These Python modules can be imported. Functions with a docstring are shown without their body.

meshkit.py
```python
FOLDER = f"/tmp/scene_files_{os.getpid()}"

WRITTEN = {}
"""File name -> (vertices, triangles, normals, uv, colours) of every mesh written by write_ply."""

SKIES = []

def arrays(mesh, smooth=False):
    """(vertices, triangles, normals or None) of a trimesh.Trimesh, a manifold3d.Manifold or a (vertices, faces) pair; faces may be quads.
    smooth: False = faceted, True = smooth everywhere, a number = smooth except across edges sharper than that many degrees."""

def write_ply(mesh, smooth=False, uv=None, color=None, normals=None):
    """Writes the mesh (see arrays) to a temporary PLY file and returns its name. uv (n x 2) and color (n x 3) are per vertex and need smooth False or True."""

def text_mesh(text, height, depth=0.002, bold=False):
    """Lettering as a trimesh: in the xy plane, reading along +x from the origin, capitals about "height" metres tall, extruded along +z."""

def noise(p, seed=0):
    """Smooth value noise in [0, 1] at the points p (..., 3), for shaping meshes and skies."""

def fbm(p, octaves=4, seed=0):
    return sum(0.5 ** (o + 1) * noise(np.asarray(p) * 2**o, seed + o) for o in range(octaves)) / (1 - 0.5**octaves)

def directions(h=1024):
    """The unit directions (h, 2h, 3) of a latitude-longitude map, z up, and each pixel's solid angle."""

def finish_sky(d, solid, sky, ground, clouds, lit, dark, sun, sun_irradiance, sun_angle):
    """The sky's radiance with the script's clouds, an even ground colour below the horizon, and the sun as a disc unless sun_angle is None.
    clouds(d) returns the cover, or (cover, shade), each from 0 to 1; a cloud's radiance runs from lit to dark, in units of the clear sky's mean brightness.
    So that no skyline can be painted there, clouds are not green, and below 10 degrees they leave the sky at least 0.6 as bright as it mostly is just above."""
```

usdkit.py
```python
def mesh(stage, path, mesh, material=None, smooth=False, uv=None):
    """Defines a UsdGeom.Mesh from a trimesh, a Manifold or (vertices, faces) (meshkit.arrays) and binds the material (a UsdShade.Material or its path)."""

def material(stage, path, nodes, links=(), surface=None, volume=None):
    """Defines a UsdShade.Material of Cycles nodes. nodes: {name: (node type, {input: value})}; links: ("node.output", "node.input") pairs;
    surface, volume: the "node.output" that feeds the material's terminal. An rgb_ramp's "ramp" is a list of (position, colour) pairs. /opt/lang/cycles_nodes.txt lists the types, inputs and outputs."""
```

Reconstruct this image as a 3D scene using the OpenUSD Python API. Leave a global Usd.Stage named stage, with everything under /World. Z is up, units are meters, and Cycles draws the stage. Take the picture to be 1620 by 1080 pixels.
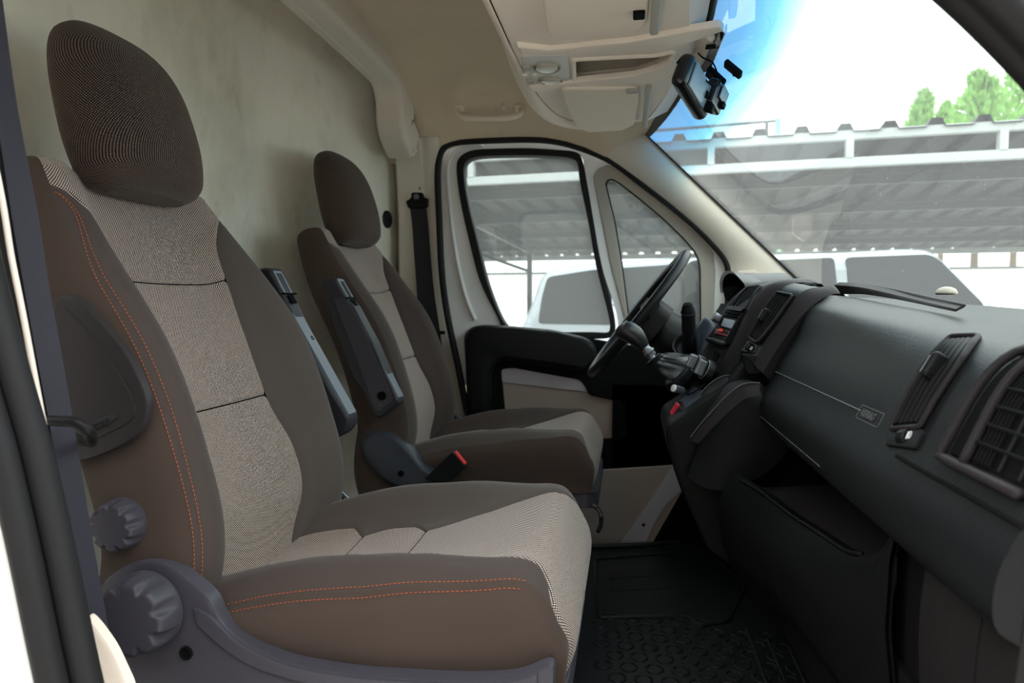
import math, random
import numpy as np, trimesh, usdkit, meshkit
import mapbox_earcut, manifold3d
import shapely.geometry as sg
from scipy.interpolate import PchipInterpolator, CubicSpline
from pxr import Usd, UsdGeom, UsdLux, UsdShade, Gf, Sdf, Vt

rng = np.random.default_rng(7)
stage = Usd.Stage.CreateInMemory()
UsdGeom.SetStageUpAxis(stage, 'Z'); UsdGeom.SetStageMetersPerUnit(stage, 1.0)
UsdGeom.Xform.Define(stage, '/World'); UsdGeom.Scope.Define(stage, '/World/Looks')

def V(*a): return np.array(a, float)
def nrm(v): v = np.asarray(v, float); return v / np.linalg.norm(v)

# ------------------------------------------------------------------ camera (24 mm lens on 36 mm, standing in the open passenger door)
EYE = V(0, 0, .90)
F = 1080.0
PITCH = math.atan(60 / F)
YAW = math.atan(182 / F * math.cos(PITCH))
FWD = V(-math.sin(YAW) * math.cos(PITCH), math.cos(YAW) * math.cos(PITCH), -math.sin(PITCH))
RIGHT = V(math.cos(YAW), math.sin(YAW), 0)
UP = np.cross(RIGHT, FWD)
cam = UsdGeom.Camera.Define(stage, '/World/camera')
cam.CreateFocalLengthAttr(24.0); cam.CreateHorizontalApertureAttr(36.0); cam.CreateVerticalApertureAttr(24.0)
cam.CreateClippingRangeAttr(Gf.Vec2f(0.02, 2000))
cam.CreateFStopAttr(5.0); cam.CreateFocusDistanceAttr(1.22)
cam.CreateExposureAttr(1.15)
m4 = np.eye(4); m4[0, :3] = RIGHT; m4[1, :3] = UP; m4[2, :3] = -FWD; m4[3, :3] = EYE
cam.AddTransformOp().Set(Gf.Matrix4d(*m4.ravel().tolist()))

# ------------------------------------------------------------------ sky: an even white overcast with a hint of cloud, and nothing else
dome = UsdLux.DomeLight.Define(stage, '/World/sky')
dome.CreateIntensityAttr(1.0)
SKY = 1.9
usdkit.material(stage, '/World/Looks/overcast_sky', {
    'tc': ('texture_coordinate', {}), 'n': ('noise_texture', {'scale': 3.0, 'detail': 4}),
    'r': ('rgb_ramp', {'ramp': [(0.3, (.93, .97, 1.0)), (.7, (1, 1, 1))]}),
    'b': ('background_shader', {'strength': SKY})},
    [('tc.generated', 'n.vector'), ('n.fac', 'r.fac'), ('r.color', 'b.color')], surface='b.background')
UsdShade.MaterialBindingAPI.Apply(dome.GetPrim()).Bind(UsdShade.Material.Get(stage, '/World/Looks/overcast_sky'))

# ------------------------------------------------------------------ pixel rays on the 1620 x 1080 picture, for measuring
def ray(px, py): return FWD + RIGHT * ((px - 810) / F) - UP * ((py - 540) / F)
def aY(px, py, Y): r = ray(px, py); return EYE + r * (Y - EYE[1]) / r[1]
def aX(px, py, X): r = ray(px, py); return EYE + r * (X - EYE[0]) / r[0]
def aZ(px, py, Z): r = ray(px, py); return EYE + r * (Z - EYE[2]) / r[2]
def aP(px, py, p0, n): r = ray(px, py); return EYE + r * np.dot(np.asarray(p0) - EYE, n) / np.dot(r, n)
def proj(p):
    d = np.asarray(p, float) - EYE; z = d @ FWD
    return np.stack([810 + F * (d @ RIGHT) / z, 540 - F * (d @ UP) / z], -1)

# ------------------------------------------------------------------ curves and meshes
def spl(pts, n=40, closed=False):
    p = np.asarray(pts, float)
    if closed: p = np.vstack([p, p[:1]])
    t = np.concatenate([[0], np.cumsum(np.maximum(np.linalg.norm(np.diff(p, axis=0), axis=1), 1e-9) ** .5)])
    u = np.linspace(0, t[-1], n + 1 if closed else n)
    q = CubicSpline(t, p, bc_type='periodic' if closed else 'natural')(u)
    return q[:-1] if closed else q
def resample(p, n, closed=False):
    p = np.asarray(p, float)
    if closed: p = np.vstack([p, p[:1]])
    s = np.concatenate([[0], np.cumsum(np.linalg.norm(np.diff(p, axis=0), axis=1))])
    u = np.linspace(0, s[-1], n + 1 if closed else n)
    q = np.stack([np.interp(u, s, p[:, k]) for k in range(p.shape[1])], 1)
    return q[:-1] if closed else q
def rpoly(pts, r, n=5, closed=True):
    """corners rounded with radius-like cut r (one number or one per corner)"""
    p = np.asarray(pts, float); m = len(p); out = []
    rr = np.broadcast_to(np.asarray(r, float), (m,))
    for i in range(m):
        if not closed and i in (0, m - 1): out.append(p[i]); continue
        a, b, c = p[i - 1], p[i], p[(i + 1) % m]
        la, lc = np.linalg.norm(a - b), np.linalg.norm(c - b)
        k = min(rr[i], .48 * la, .48 * lc)
        if k < 1e-6: out.append(b); continue
        s, e = b + (a - b) / la * k, b + (c - b) / lc * k
        for t in np.linspace(0, 1, n): out.append((1 - t) ** 2 * s + 2 * t * (1 - t) * b + t * t * e)
    return np.array(out)
def grid(P, cu=False, cv=False, flip=False):
    P = np.asarray(P, float); m, n = P.shape[:2]
    i, j = np.meshgrid(np.arange(m if cu else m - 1), np.arange(n if cv else n - 1), indexing='ij')
    a, b = i * n + j, ((i + 1) % m) * n + j
    c, d = ((i + 1) % m) * n + (j + 1) % n, i * n + (j + 1) % n
    f = np.concatenate([np.stack([a, b, c], -1).reshape(-1, 3), np.stack([a, c, d], -1).reshape(-1, 3)])
    if flip: f = f[:, ::-1]
    return trimesh.Trimesh(P.reshape(-1, 3), f, process=False)
def cat(*ms):
    ms = [m for k in ms for m in (k if isinstance(k, (list, tuple)) else [k])]
    return trimesh.util.concatenate(ms) if len(ms) > 1 else ms[0]
def fixn(m):
    m = m.copy(); m.merge_vertices(); trimesh.repair.fix_normals(m); return m
def ear(p2, holes=()):
    rings = [np.asarray(p2, float)] + [np.asarray(h, float) for h in holes]
    v = np.vstack(rings); ends = np.cumsum([len(r) for r in rings]).astype(np.uint32)
    return v, mapbox_earcut.triangulate_float64(v, ends).reshape(-1, 3)
def loft(rings, cap0=True, cap1=True):
    P = np.asarray(rings, float); ms = [grid(P, cv=True)]
    for ring, on in ((P[0], cap0), (P[-1], cap1)):
        if on:
            c = ring.mean(0); u, s, vt = np.linalg.svd(ring - c)
            v, f = ear((ring - c) @ vt[:2].T)
            ms.append(trimesh.Trimesh(ring, f, process=False))
    return fixn(cat(ms))
def offset2(p, d):
    """inward offset of a closed 2d outline, vertex for vertex"""
    p = np.asarray(p, float); a = np.sum(p[:, 0] * np.roll(p[:, 1], -1) - p[:, 1] * np.roll(p[:, 0], -1))
    e = np.roll(p, -1, 0) - p; e /= np.maximum(np.linalg.norm(e, axis=1, keepdims=True), 1e-12)
    n = np.stack([-e[:, 1], e[:, 0]], 1) * (1 if a > 0 else -1)
    b = n + np.roll(n, 1, 0); L = np.linalg.norm(b, axis=1, keepdims=True); b = b / np.maximum(L, .3)
    return p + b * d / np.maximum(np.sum(b * n, 1, keepdims=True), .5)
def frame(n, up=(0, 0, 1)):
    n = nrm(n); u = np.cross(up, n)
    if np.linalg.norm(u) < 1e-6: u = np.cross((0, 1, 0), n)
    u = nrm(u); return u, np.cross(n, u), n
def plate(pts3, n, t, bev=0.0, holes=(), hbev=None):
    """solid plate: the outline (its front face) lies on a plane with normal n, thickness t behind it, front edges bevelled"""
    pts3 = np.asarray(pts3, float); u, w, n = frame(n); o = pts3.mean(0)
    to2 = lambda q: np.stack([(np.asarray(q) - o) @ u, (np.asarray(q) - o) @ w], 1)
    p = to2(pts3); hs = [to2(h) for h in holes]; ms = []
    def at(q, z): return o + q[:, :1] * u + q[:, 1:] * w + z * n
    bev = min(bev, .45 * t)
    steps = [(0, -t), (0, -bev), (.3 * bev, -.3 * bev), (bev, 0)] if bev > 0 else [(0, -t), (0, 0)]
    ms.append(grid([at(offset2(p, d), z) for d, z in steps], cv=True))
    hp = []
    for h in hs:
        ms.append(grid([at(offset2(h, -d), z) for d, z in steps], cv=True)); hp.append(offset2(h, -bev) if bev > 0 else h)
    v, f = ear(offset2(p, bev) if bev > 0 else p, hp); ms.append(trimesh.Trimesh(at(v, 0), f, process=False))
    v, f = ear(p, hs); ms.append(trimesh.Trimesh(at(v, -t), f[:, ::-1], process=False))
    return fixn(cat(ms))
def tube(path, r, n=8, closed=False, sect=None, up=None, cap=True):
    """sweep: round of radius r (number or one per point) or a closed 2d section (side, up)"""
    p = np.asarray(path, float); m = len(p)
    tan = (np.roll(p, -1, 0) - np.roll(p, 1, 0)) if closed else np.gradient(p, axis=0)
    tan /= np.maximum(np.linalg.norm(tan, axis=1, keepdims=True), 1e-12)
    if sect is None:
        a = np.arange(n) / n * 2 * np.pi; sect = np.stack([np.cos(a), np.sin(a)], 1)
        rr = np.broadcast_to(np.asarray(r, float), (m,))
    else: sect = np.asarray(sect, float); rr = np.broadcast_to(np.asarray(r if r is not None else 1.0, float), (m,))
    rings = []
    u = None
    for i in range(m):
        t = tan[i]
        if up is not None:
            u = np.cross(np.asarray(up[i] if np.ndim(up) == 2 else up, float), t)
        elif u is None:
            u = np.cross(V(0, 0, 1) if abs(t[2]) < .9 else V(1, 0, 0), t)
        else: u = u - t * (u @ t)
        u = nrm(u); w = np.cross(t, u)
        rings.append(p[i] + rr[i] * (sect[:, :1] * u + sect[:, 1:] * w))
    if closed: return fixn(grid(rings, cu=True, cv=True))
    return loft(rings, cap, cap)
def hull(pts): return trimesh.convex.convex_hull(np.asarray(pts, float))
def rbox(size, r=.004, c=(0, 0, 0), axes=None, sub=1):
    s = np.asarray(size, float) / 2; r = min(r, .95 * s.min()); b = trimesh.creation.icosphere(subdivisions=sub, radius=r).vertices
    pts = np.vstack([b + (s - r) * V(i, j, k) for i in (-1, 1) for j in (-1, 1) for k in (-1, 1)])
    if axes is not None: pts = pts @ np.asarray([nrm(a) for a in axes])
    return hull(pts + np.asarray(c, float))
def box(a, b):
    a, b = np.minimum(a, b), np.maximum(a, b); m = trimesh.creation.box(b - a); m.apply_translation((np.asarray(a) + b) / 2); return m
def lathe(prof, c, axis, n=32, mod=None, up=(0, 0, 1)):
    """prof: (r, h) pairs along the axis; mod(theta, r, h) may change the radius"""
    u, w, a = frame(axis, up); th = np.arange(n) / n * 2 * np.pi; rings = []
    for r, h in prof:
        rad = np.full(n, r) if mod is None else mod(th, r, h)
        rings.append(np.asarray(c) + a * h + rad[:, None] * (np.cos(th)[:, None] * u + np.sin(th)[:, None] * w))
    return loft(rings)
def cyl(a, b, r, n=16, r2=None):
    a, b = np.asarray(a, float), np.asarray(b, float); return lathe([(r, 0), (r if r2 is None else r2, np.linalg.norm(b - a))], a, b - a, n)
def rcyl(a, b, r, e=.002, n=20):
    a, b = np.asarray(a, float), np.asarray(b, float); L = np.linalg.norm(b - a)
    return lathe([(r - e, 0), (r, e), (r, L - e), (r - .3 * e, L - .3 * e), (r - e, L)], a, b - a, n)

# ------------------------------------------------------------------ prims
_used = {}
def numbered(parent, name):
    k = (parent, name); i = _used.get(k, 0); _used[k] = i + 1
    return f'{parent}/{name}' + (f'_{i:03d}' if i else '')
BASE = {}
def tags(prim, label=None, cat=None, group=None, kind=None):
    for k, v in (('label', label), ('category', cat), ('group', group), ('kind', kind)):
        if v: prim.SetCustomDataByKey(k, v)
def thing(name, label, category, base=(0, 0, 0), group=None, kind=None):
    p = numbered('/World', name); x = UsdGeom.Xform.Define(stage, p)
    x.AddTranslateOp().Set(Gf.Vec3d(*map(float, base))); BASE[p] = np.asarray(base, float)
    tags(x.GetPrim(), label, category, group, kind); return p
def put(name, mesh, mat, parent=None, smooth=35, uv=None, label=None, cat=None, group=None, kind=None):
    """one Mesh prim; parent None = top level"""
    par = parent or '/World'; p = numbered(par, name); b = V(0, 0, 0)
    for k in BASE:
        if par == k or par.startswith(k + '/'): b = BASE[k]
    if not isinstance(mesh, trimesh.Trimesh): mesh = trimesh.Trimesh(*mesh, process=False)
    mm = trimesh.Trimesh(np.asarray(mesh.vertices) - b, mesh.faces, process=False)
    g = usdkit.mesh(stage, p, mm, '/World/Looks/' + mat, smooth=True if uv is not None else smooth, uv=uv)
    tags(g.GetPrim(), label, cat, group, kind); return p
def struct(name, mesh, mat, parent=None, **k):
    return put(name, mesh, mat, parent, kind=None if parent else 'structure', **k)

# ------------------------------------------------------------------ materials
def lin(r, g, b):
    c = np.array([r, g, b]) / 255.0
    return tuple(np.where(c < .04045, c / 12.92, ((c + .055) / 1.055) ** 2.4))
def mat(name, col, rough=.5, spec=.5, bump=0, bscale=400, bdist=.0004, mottle=0, mscale=6, metal=0, coat=0, sheen=0, detail=3, rvar=0):
    n = {'p': ('principled_bsdf', {'base_color': col, 'roughness': rough, 'specular_ior_level': spec, 'metallic': metal, 'coat_weight': coat, 'sheen_weight': sheen, 'sheen_roughness': .4})}
    l = []
    if bump or mottle or rvar: n['g'] = ('geometry', {})
    if bump:
        n['bn'] = ('noise_texture', {'scale': bscale, 'detail': detail, 'roughness': .6}); n['b'] = ('bump', {'strength': bump, 'distance': bdist})
        l += [('g.position', 'bn.vector'), ('bn.fac', 'b.height'), ('b.normal', 'p.normal')]
    if mottle:
        n['mn'] = ('noise_texture', {'scale': mscale, 'detail': 5, 'roughness': .6})
        c = np.array(col); n['mr'] = ('rgb_ramp', {'ramp': [(.3, tuple(c * (1 - mottle))), (.7, tuple(np.minimum(c * (1 + mottle), 1)))]})
        l += [('g.position', 'mn.vector'), ('mn.fac', 'mr.fac'), ('mr.color', 'p.base_color')]
    return usdkit.material(stage, '/World/Looks/' + name, n, l, surface='p.BSDF')

def dotted(name, base, dot, pitch, rad, rough=.9):
    """woven two tone upholstery: a staggered grid of raised light threads on a dark ground, in metres of the cloth's own uv"""
    s = 1 / pitch
    usdkit.material(stage, '/World/Looks/' + name, {
        'tc': ('texture_coordinate', {}),
        'm': ('mapping', {'rotation': (0, 0, math.radians(45)), 'scale': (s, s, s)}),
        'v': ('voronoi_texture', {'dimensions': '2D', 'feature': 'f1', 'randomness': 0.0, 'scale': 1.0}),
        'mr': ('map_range', {'range_type': 'smoothstep', 'from_min': rad * .72, 'from_max': rad * 1.25, 'to_min': 1.0, 'to_max': 0.0, 'clamp': True}),
        'mix': ('mix', {'color1': base, 'color2': dot}),
        'b': ('bump', {'strength': .6, 'distance': .0006}),
        'p': ('principled_bsdf', {'roughness': rough, 'specular_ior_level': .15, 'sheen_weight': .12})},
        [('tc.UV', 'm.vector'), ('m.vector', 'v.vector'), ('v.distance', 'mr.value'), ('mr.result', 'mix.fac'), ('mix.color', 'p.base_color'),
         ('mr.result', 'b.height'), ('b.normal', 'p.normal')], surface='p.BSDF')

dotted('dotted_fabric', lin(54, 45, 42), lin(218, 199, 186), .0031, .335)
dotted('headrest_fabric', lin(33, 26, 24), lin(140, 118, 102), .0034, .25)
mat('brown_fabric', lin(82, 74, 69), .95, .1, bump=.35, bscale=900, bdist=.0006, mottle=.05, mscale=5, sheen=.15)
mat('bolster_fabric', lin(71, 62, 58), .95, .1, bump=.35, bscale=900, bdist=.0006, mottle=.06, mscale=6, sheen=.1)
mat('side_fabric', lin(70, 59, 53), .95, .1, bump=.35, bscale=900, bdist=.0006, mottle=.06, mscale=6, sheen=.1)
mat('orange_thread', lin(172, 84, 48), .6, .3)
mat('violet_grey_plastic', lin(56, 54, 61), .42, 0.35, bump=.12, bscale=1500, bdist=.0002)
mat('dark_grey_plastic', lin(38, 37, 42), .45, 0.35, bump=.12, bscale=1500, bdist=.0002)
mat('slate_plastic', lin(108, 116, 124), .4, .5, bump=.1, bscale=1500, bdist=.0002)
mat('belt_black', lin(22, 22, 25), .6, .35, bump=.3, bscale=1100, bdist=.0004)
mat('lamp_grey', lin(205, 203, 196), .45, .4)
mat('lamp_lens', lin(188, 182, 165), .25, .5)
mat('visor_vinyl', lin(230, 216, 199), .7, .3, bump=.2, bscale=900, bdist=.0003)
mat('pocket_cream', lin(150, 140, 125), .8, .2)
mat('bin_mat', lin(52, 49, 51), .95, .1, bump=.8, bscale=700, bdist=.001)
mat('grey_glass', lin(120, 128, 134), .25, .5)
mat('greige_plastic', lin(168, 162, 150), .5, .35, bump=.1, bscale=1200, bdist=.0003)
mat('slate_dark', lin(46, 50, 58), .4, 0.35, bump=.1, bscale=1500, bdist=.0002)
mat('airbag_cover', lin(38, 34, 35), .5, 0.3, bump=.2, bscale=1300, bdist=.0003)
mat('black_plastic', lin(14, 14, 15), 0.45, 0.2, bump=.15, bscale=1300, bdist=.0003)
mat('matte_black', lin(11, 11, 12), 0.8, 0.12, bump=.15, bscale=900, bdist=.0003)
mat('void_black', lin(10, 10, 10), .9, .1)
mat('gloss_black', lin(18, 18, 20), .12, .5)
mat('dash_black', lin(15, 16, 17), 0.36, 0.2, bump=.55, bscale=430, bdist=.0007, detail=2)
mat('dash_brown', lin(36, 32, 33), 0.5, 0.16, bump=.2, bscale=1000, bdist=.0003)
mat('column_brown', lin(23, 20, 21), .55, .15, bump=.2, bscale=1000, bdist=.0003)
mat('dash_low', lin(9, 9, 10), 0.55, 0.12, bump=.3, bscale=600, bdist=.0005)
mat('leather', lin(24, 24, 26), 0.33, 0.4, bump=.25, bscale=350, bdist=.0006)
mat('rubber', lin(16, 16, 17), .5, .4, bump=.1, bscale=700, bdist=.0003)
mat('mat_rubber', lin(19, 20, 21), .42, 0.35, bump=.15, bscale=300, bdist=.0004, mottle=.25, mscale=9)
mat('chrome', lin(225, 225, 228), .12, .5, metal=1)
mat('satin_metal', lin(120, 122, 126), .35, .5, metal=.8)
mat('white_paint', lin(228, 227, 224), .22, .5, coat=.4)
mat('cream_plastic', lin(236, 222, 206), .6, .3, bump=.15, bscale=1000, bdist=.0003)
mat('cream_trim', lin(216, 208, 195), .55, .35, bump=.1, bscale=1200, bdist=.0003)
mat('headliner_cloth', lin(214, 198, 174), .95, .1, bump=.3, bscale=1500, bdist=.0005, mottle=.03, mscale=5)
mat('door_card', lin(166, 151, 140), .7, .25, bump=.2, bscale=900, bdist=.0003)
mat('lilac_trim', lin(186, 178, 184), .35, .45)
mat('belt_web', lin(34, 33, 43), .6, .35, bump=.3, bscale=1100, bdist=.0004)
mat('red_button', lin(215, 50, 45), .4, .5)
mat('hazard_red', lin(190, 40, 62), .35, .5)
mat('white_print', lin(225, 225, 225), .5, .4)
mat('grey_print', lin(80, 82, 82), .5, .4)
mat('seal_rubber', lin(18, 17, 18), .6, .3, bump=.1, bscale=500, bdist=.0003)
# bulkhead: pale painted board, scuffed and stained
usdkit.material(stage, '/World/Looks/stained_board', {
    'g': ('geometry', {}), 'm': ('mapping', {'scale': (1, 1, .6)}),
    'n1': ('noise_texture', {'scale': 2.6, 'detail': 6, 'roughness': .62}), 'r1': ('rgb_ramp', {'ramp': [(.3, lin(210, 205, 188)), (.5, lin(236, 232, 217)), (.75, lin(246, 243, 232))]}),
    'n2': ('noise_texture', {'scale': 9, 'detail': 8, 'roughness': .7, 'distortion': .6}), 'r2': ('rgb_ramp', {'ramp': [(.0, (.55, .53, .47)), (.44, (1, 1, 1)), (.62, (1, 1, 1)), (.85, (.86, .85, .80))]}),
    'x': ('mix', {'mix_type': 'multiply', 'fac': .9}),
    'n3': ('noise_texture', {'scale': 500, 'detail': 3}), 'b': ('bump', {'strength': .12, 'distance': .0004}),
    'p': ('principled_bsdf', {'roughness': .75, 'specular_ior_level': .25})},
    [('g.position', 'm.vector'), ('m.vector', 'n1.vector'), ('m.vector', 'n2.vector'), ('g.position', 'n3.vector'), ('n1.fac', 'r1.fac'), ('n2.fac', 'r2.fac'),
     ('r1.color', 'x.color1'), ('r2.color', 'x.color2'), ('x.color', 'p.base_color'), ('n3.fac', 'b.height'), ('b.normal', 'p.normal')], surface='p.BSDF')
def glass(name, tint, dust=.04, refl=(.05, .75, 4.5), tintband=None, dustcol=(.75, .78, .76)):
    """clear pane: sunlight passes, reflection grows towards grazing from either side, a little dust"""
    n = {'lw': ('layer_weight', {'blend': .5}), 'pw': ('math', {'math_type': 'power', 'value2': refl[2]}), 'ma': ('math', {'math_type': 'multiply_add', 'value2': refl[1], 'value3': refl[0], 'use_clamp': True}),
         't': ('transparent_bsdf', {'color': tint}), 'g': ('glossy_bsdf', {'color': (1, 1, 1), 'roughness': 0.0}),
         'mx': ('mix_closure', {}), 'd': ('diffuse_bsdf', {'color': dustcol}), 'tr': ('translucent_bsdf', {'color': dustcol}), 'dd': ('mix_closure', {'fac': .5}), 'out': ('mix_closure', {'fac': dust})}
    l = [('lw.facing', 'pw.value1'), ('pw.value', 'ma.value1'), ('ma.value', 'mx.fac'), ('t.BSDF', 'mx.closure1'), ('g.BSDF', 'mx.closure2'), ('d.BSDF', 'dd.closure1'), ('tr.BSDF', 'dd.closure2'), ('mx.closure', 'out.closure1'), ('dd.closure', 'out.closure2')]
    if tintband:
        n['tc'] = ('texture_coordinate', {}); n['s'] = ('separate_xyz', {}); n['rp'] = ('rgb_ramp', {'ramp': tintband})
        l += [('tc.UV', 's.vector'), ('s.y', 'rp.fac'), ('rp.color', 't.color')]
    return usdkit.material(stage, '/World/Looks/' + name, n, l, surface='out.closure')
W0 = (.70, .78, .75)
glass('windscreen_glass', W0, dust=.05, refl=(.06, .94, 4.3), tintband=[(0, W0), (.73, W0), (.785, (.24, .48, .58)), (.83, (.035, .22, .35)), (.89, (.001, .115, .25)), (1, (.0, .075, .19))])
glass('window_glass', (.72, .76, .75), dust=.05)
mat('car_glass', lin(30, 34, 37), 0.1, 0.22)
def glow(name, col, s):
    usdkit.material(stage, '/World/Looks/' + name, {'p': ('principled_bsdf', {'base_color': col, 'roughness': .5, 'emission_color': col, 'emission_strength': s})}, [], surface='p.BSDF')
glow('red_glow', lin(150, 12, 30), .03); glow('orange_glow', lin(215, 60, 40), .06)

# ------------------------------------------------------------------ the van's cab (structure)
CY = 1.58                                   # centreline
YF, YN = 2.54, .62                          # far and near door aperture planes
mirY = lambda P: np.asarray(P, float) * V(1, -1, 1) + V(0, 2 * CY, 0)
pY = lambda px, Y: np.array([aY(x, y, Y) for x, y in px])
struct('wall_left', box((-1.2, 2.70, -.05), (-.675, 2.73, 1.86)), 'cream_trim')
struct('floor', box((-1.15, .60, -.06), (1.05, 2.62, 0)), 'matte_black')
# bulkhead behind the seats: flat, then stepping forward to the far pillar
plan = [(-1.12, .58), (-1.12, 1.96), (-1.095, 2.06), (-.975, 2.36), (-.93, 2.46), (-.905, 2.60), (-.90, 2.76)]
pl = rpoly([(x, y, 0) for x, y in plan], .12, 9, closed=False)[:, :2]
zz = np.linspace(-.02, 1.86, 24)
P = np.array([[V(x, y, z) for z in zz] for x, y in pl])
wr = struct('wall_rear', cat(grid(P, flip=True), grid(P + V(-.02, 0, 0))), 'stained_board', smooth=50)
r = ray(612, 347); t = np.linspace(1.8, 3.2, 4000); pp = EYE + r * t[:, None]; xs = np.interp(pp[:, 1], pl[:, 1], pl[:, 0]); q = pp[np.argmin(np.abs(pp[:, 0] - xs))]
nn = nrm(V(1, -(np.interp(q[1] + .01, pl[:, 1], pl[:, 0]) - np.interp(q[1] - .01, pl[:, 1], pl[:, 0])) / .02, 0))
put('grommet', lathe([(.034, -.002), (.034, .004), (.030, .007), (.022, .005), (.004, .004)], q, nn, 28), 'rubber', wr, label='round black rubber grommet')

# traced outline of the door aperture (far side), and its mirror image round the open near door
SEAL = [(742, 665), (733, 622), (725, 580), (710, 510), (699, 432), (695, 349), (692.5, 285), (694, 255), (700, 237), (714, 227), (763, 222.5), (833, 220.6), (880, 224), (924, 236), (969, 256), (1008, 285), (1069, 332), (1113, 371), (1132, 391), (1145, 407), (1152, 424), (1153, 450), (1150, 520)]
seal3 = spl(pY(SEAL, YF), 120)
sealN = seal3 * V(1, 0, 1) + V(0, YN, 0)
SX, SZ = seal3[20:, 0], seal3[20:, 2]
zseal = lambda x: float(np.interp(x, [-1.3, -.70, -.66, -.53, -.37, -.26, -.16, -.06, .03, .17, .26, .35], [1.50, 1.47, 1.494, 1.5, 1.5, 1.487, 1.456, 1.408, 1.34, 1.232, 1.144, 1.03]))
EDGE_T, EDGE_B = aY(1022, 213, 2.5), aY(1260, 440, 2.5)
ED = EDGE_B - EDGE_T
edge = lambda t: EDGE_T + ED * t            # windscreen's side edge, t = 0 top, 1 at the dash, on to 1.25 below it
bulge = lambda y: .10 * (1 - ((y - CY) / .92) ** 2)

# headliner vault
ys = np.concatenate([[2.545, 2.542], np.linspace(2.535, CY, 24)]); ys = np.concatenate([ys, 2 * CY - ys[::-1][1:]])
sprof = PchipInterpolator([0, .012, .05, .12, .25, .46, .965], [0, .05, .27, .52, .78, .94, 1.0])
rise = PchipInterpolator([-1.3, -.35, -.15, 0, .06], [.26, .25, .20, .10, .0])
Xs = np.array([-.83, -.78, -.72, -.62, -.5, -.4, -.3, -.22, -.15, -.08, -.02, .03, .06])
def vault(off):
    out = []
    for x in Xs:
        row = []
        for y in ys:
            d = .965 - abs(y - CY); zl = zseal(min(x, -.06)) if x <= -.06 else 1.408 + (x + .06) / .12 * .09
            k = min(1, max(0, (x + .3) / .36)); row.append(V(x + bulge(y) * k, y + off * .6 * np.sign(y - CY), zl + float(rise(x)) * float(sprof(max(d, 0))) + off))
        out.append(row)
    return np.array(out)
struct('ceiling', cat(grid(vault(.0), flip=True), grid(vault(.03)), box((-1.2, .56, 1.85), (-.74, 2.64, 1.88)), box((-.86, .56, 1.735), (-.84, 2.64, 1.88)), box((-.86, 2.38, 1.60), (-.84, 2.64, 1.88)), box((-.86, .56, 1.60), (-.84, .80, 1.88)), box((-.86, 2.46, 1.45), (-.84, 2.64, 1.65)), box((-1.2, 2.56, 1.44), (-.80, 2.64, 1.88)), box((-1.2, .50, 1.44), (-.80, .60, 1.88))), 'headliner_cloth', smooth=60)
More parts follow.
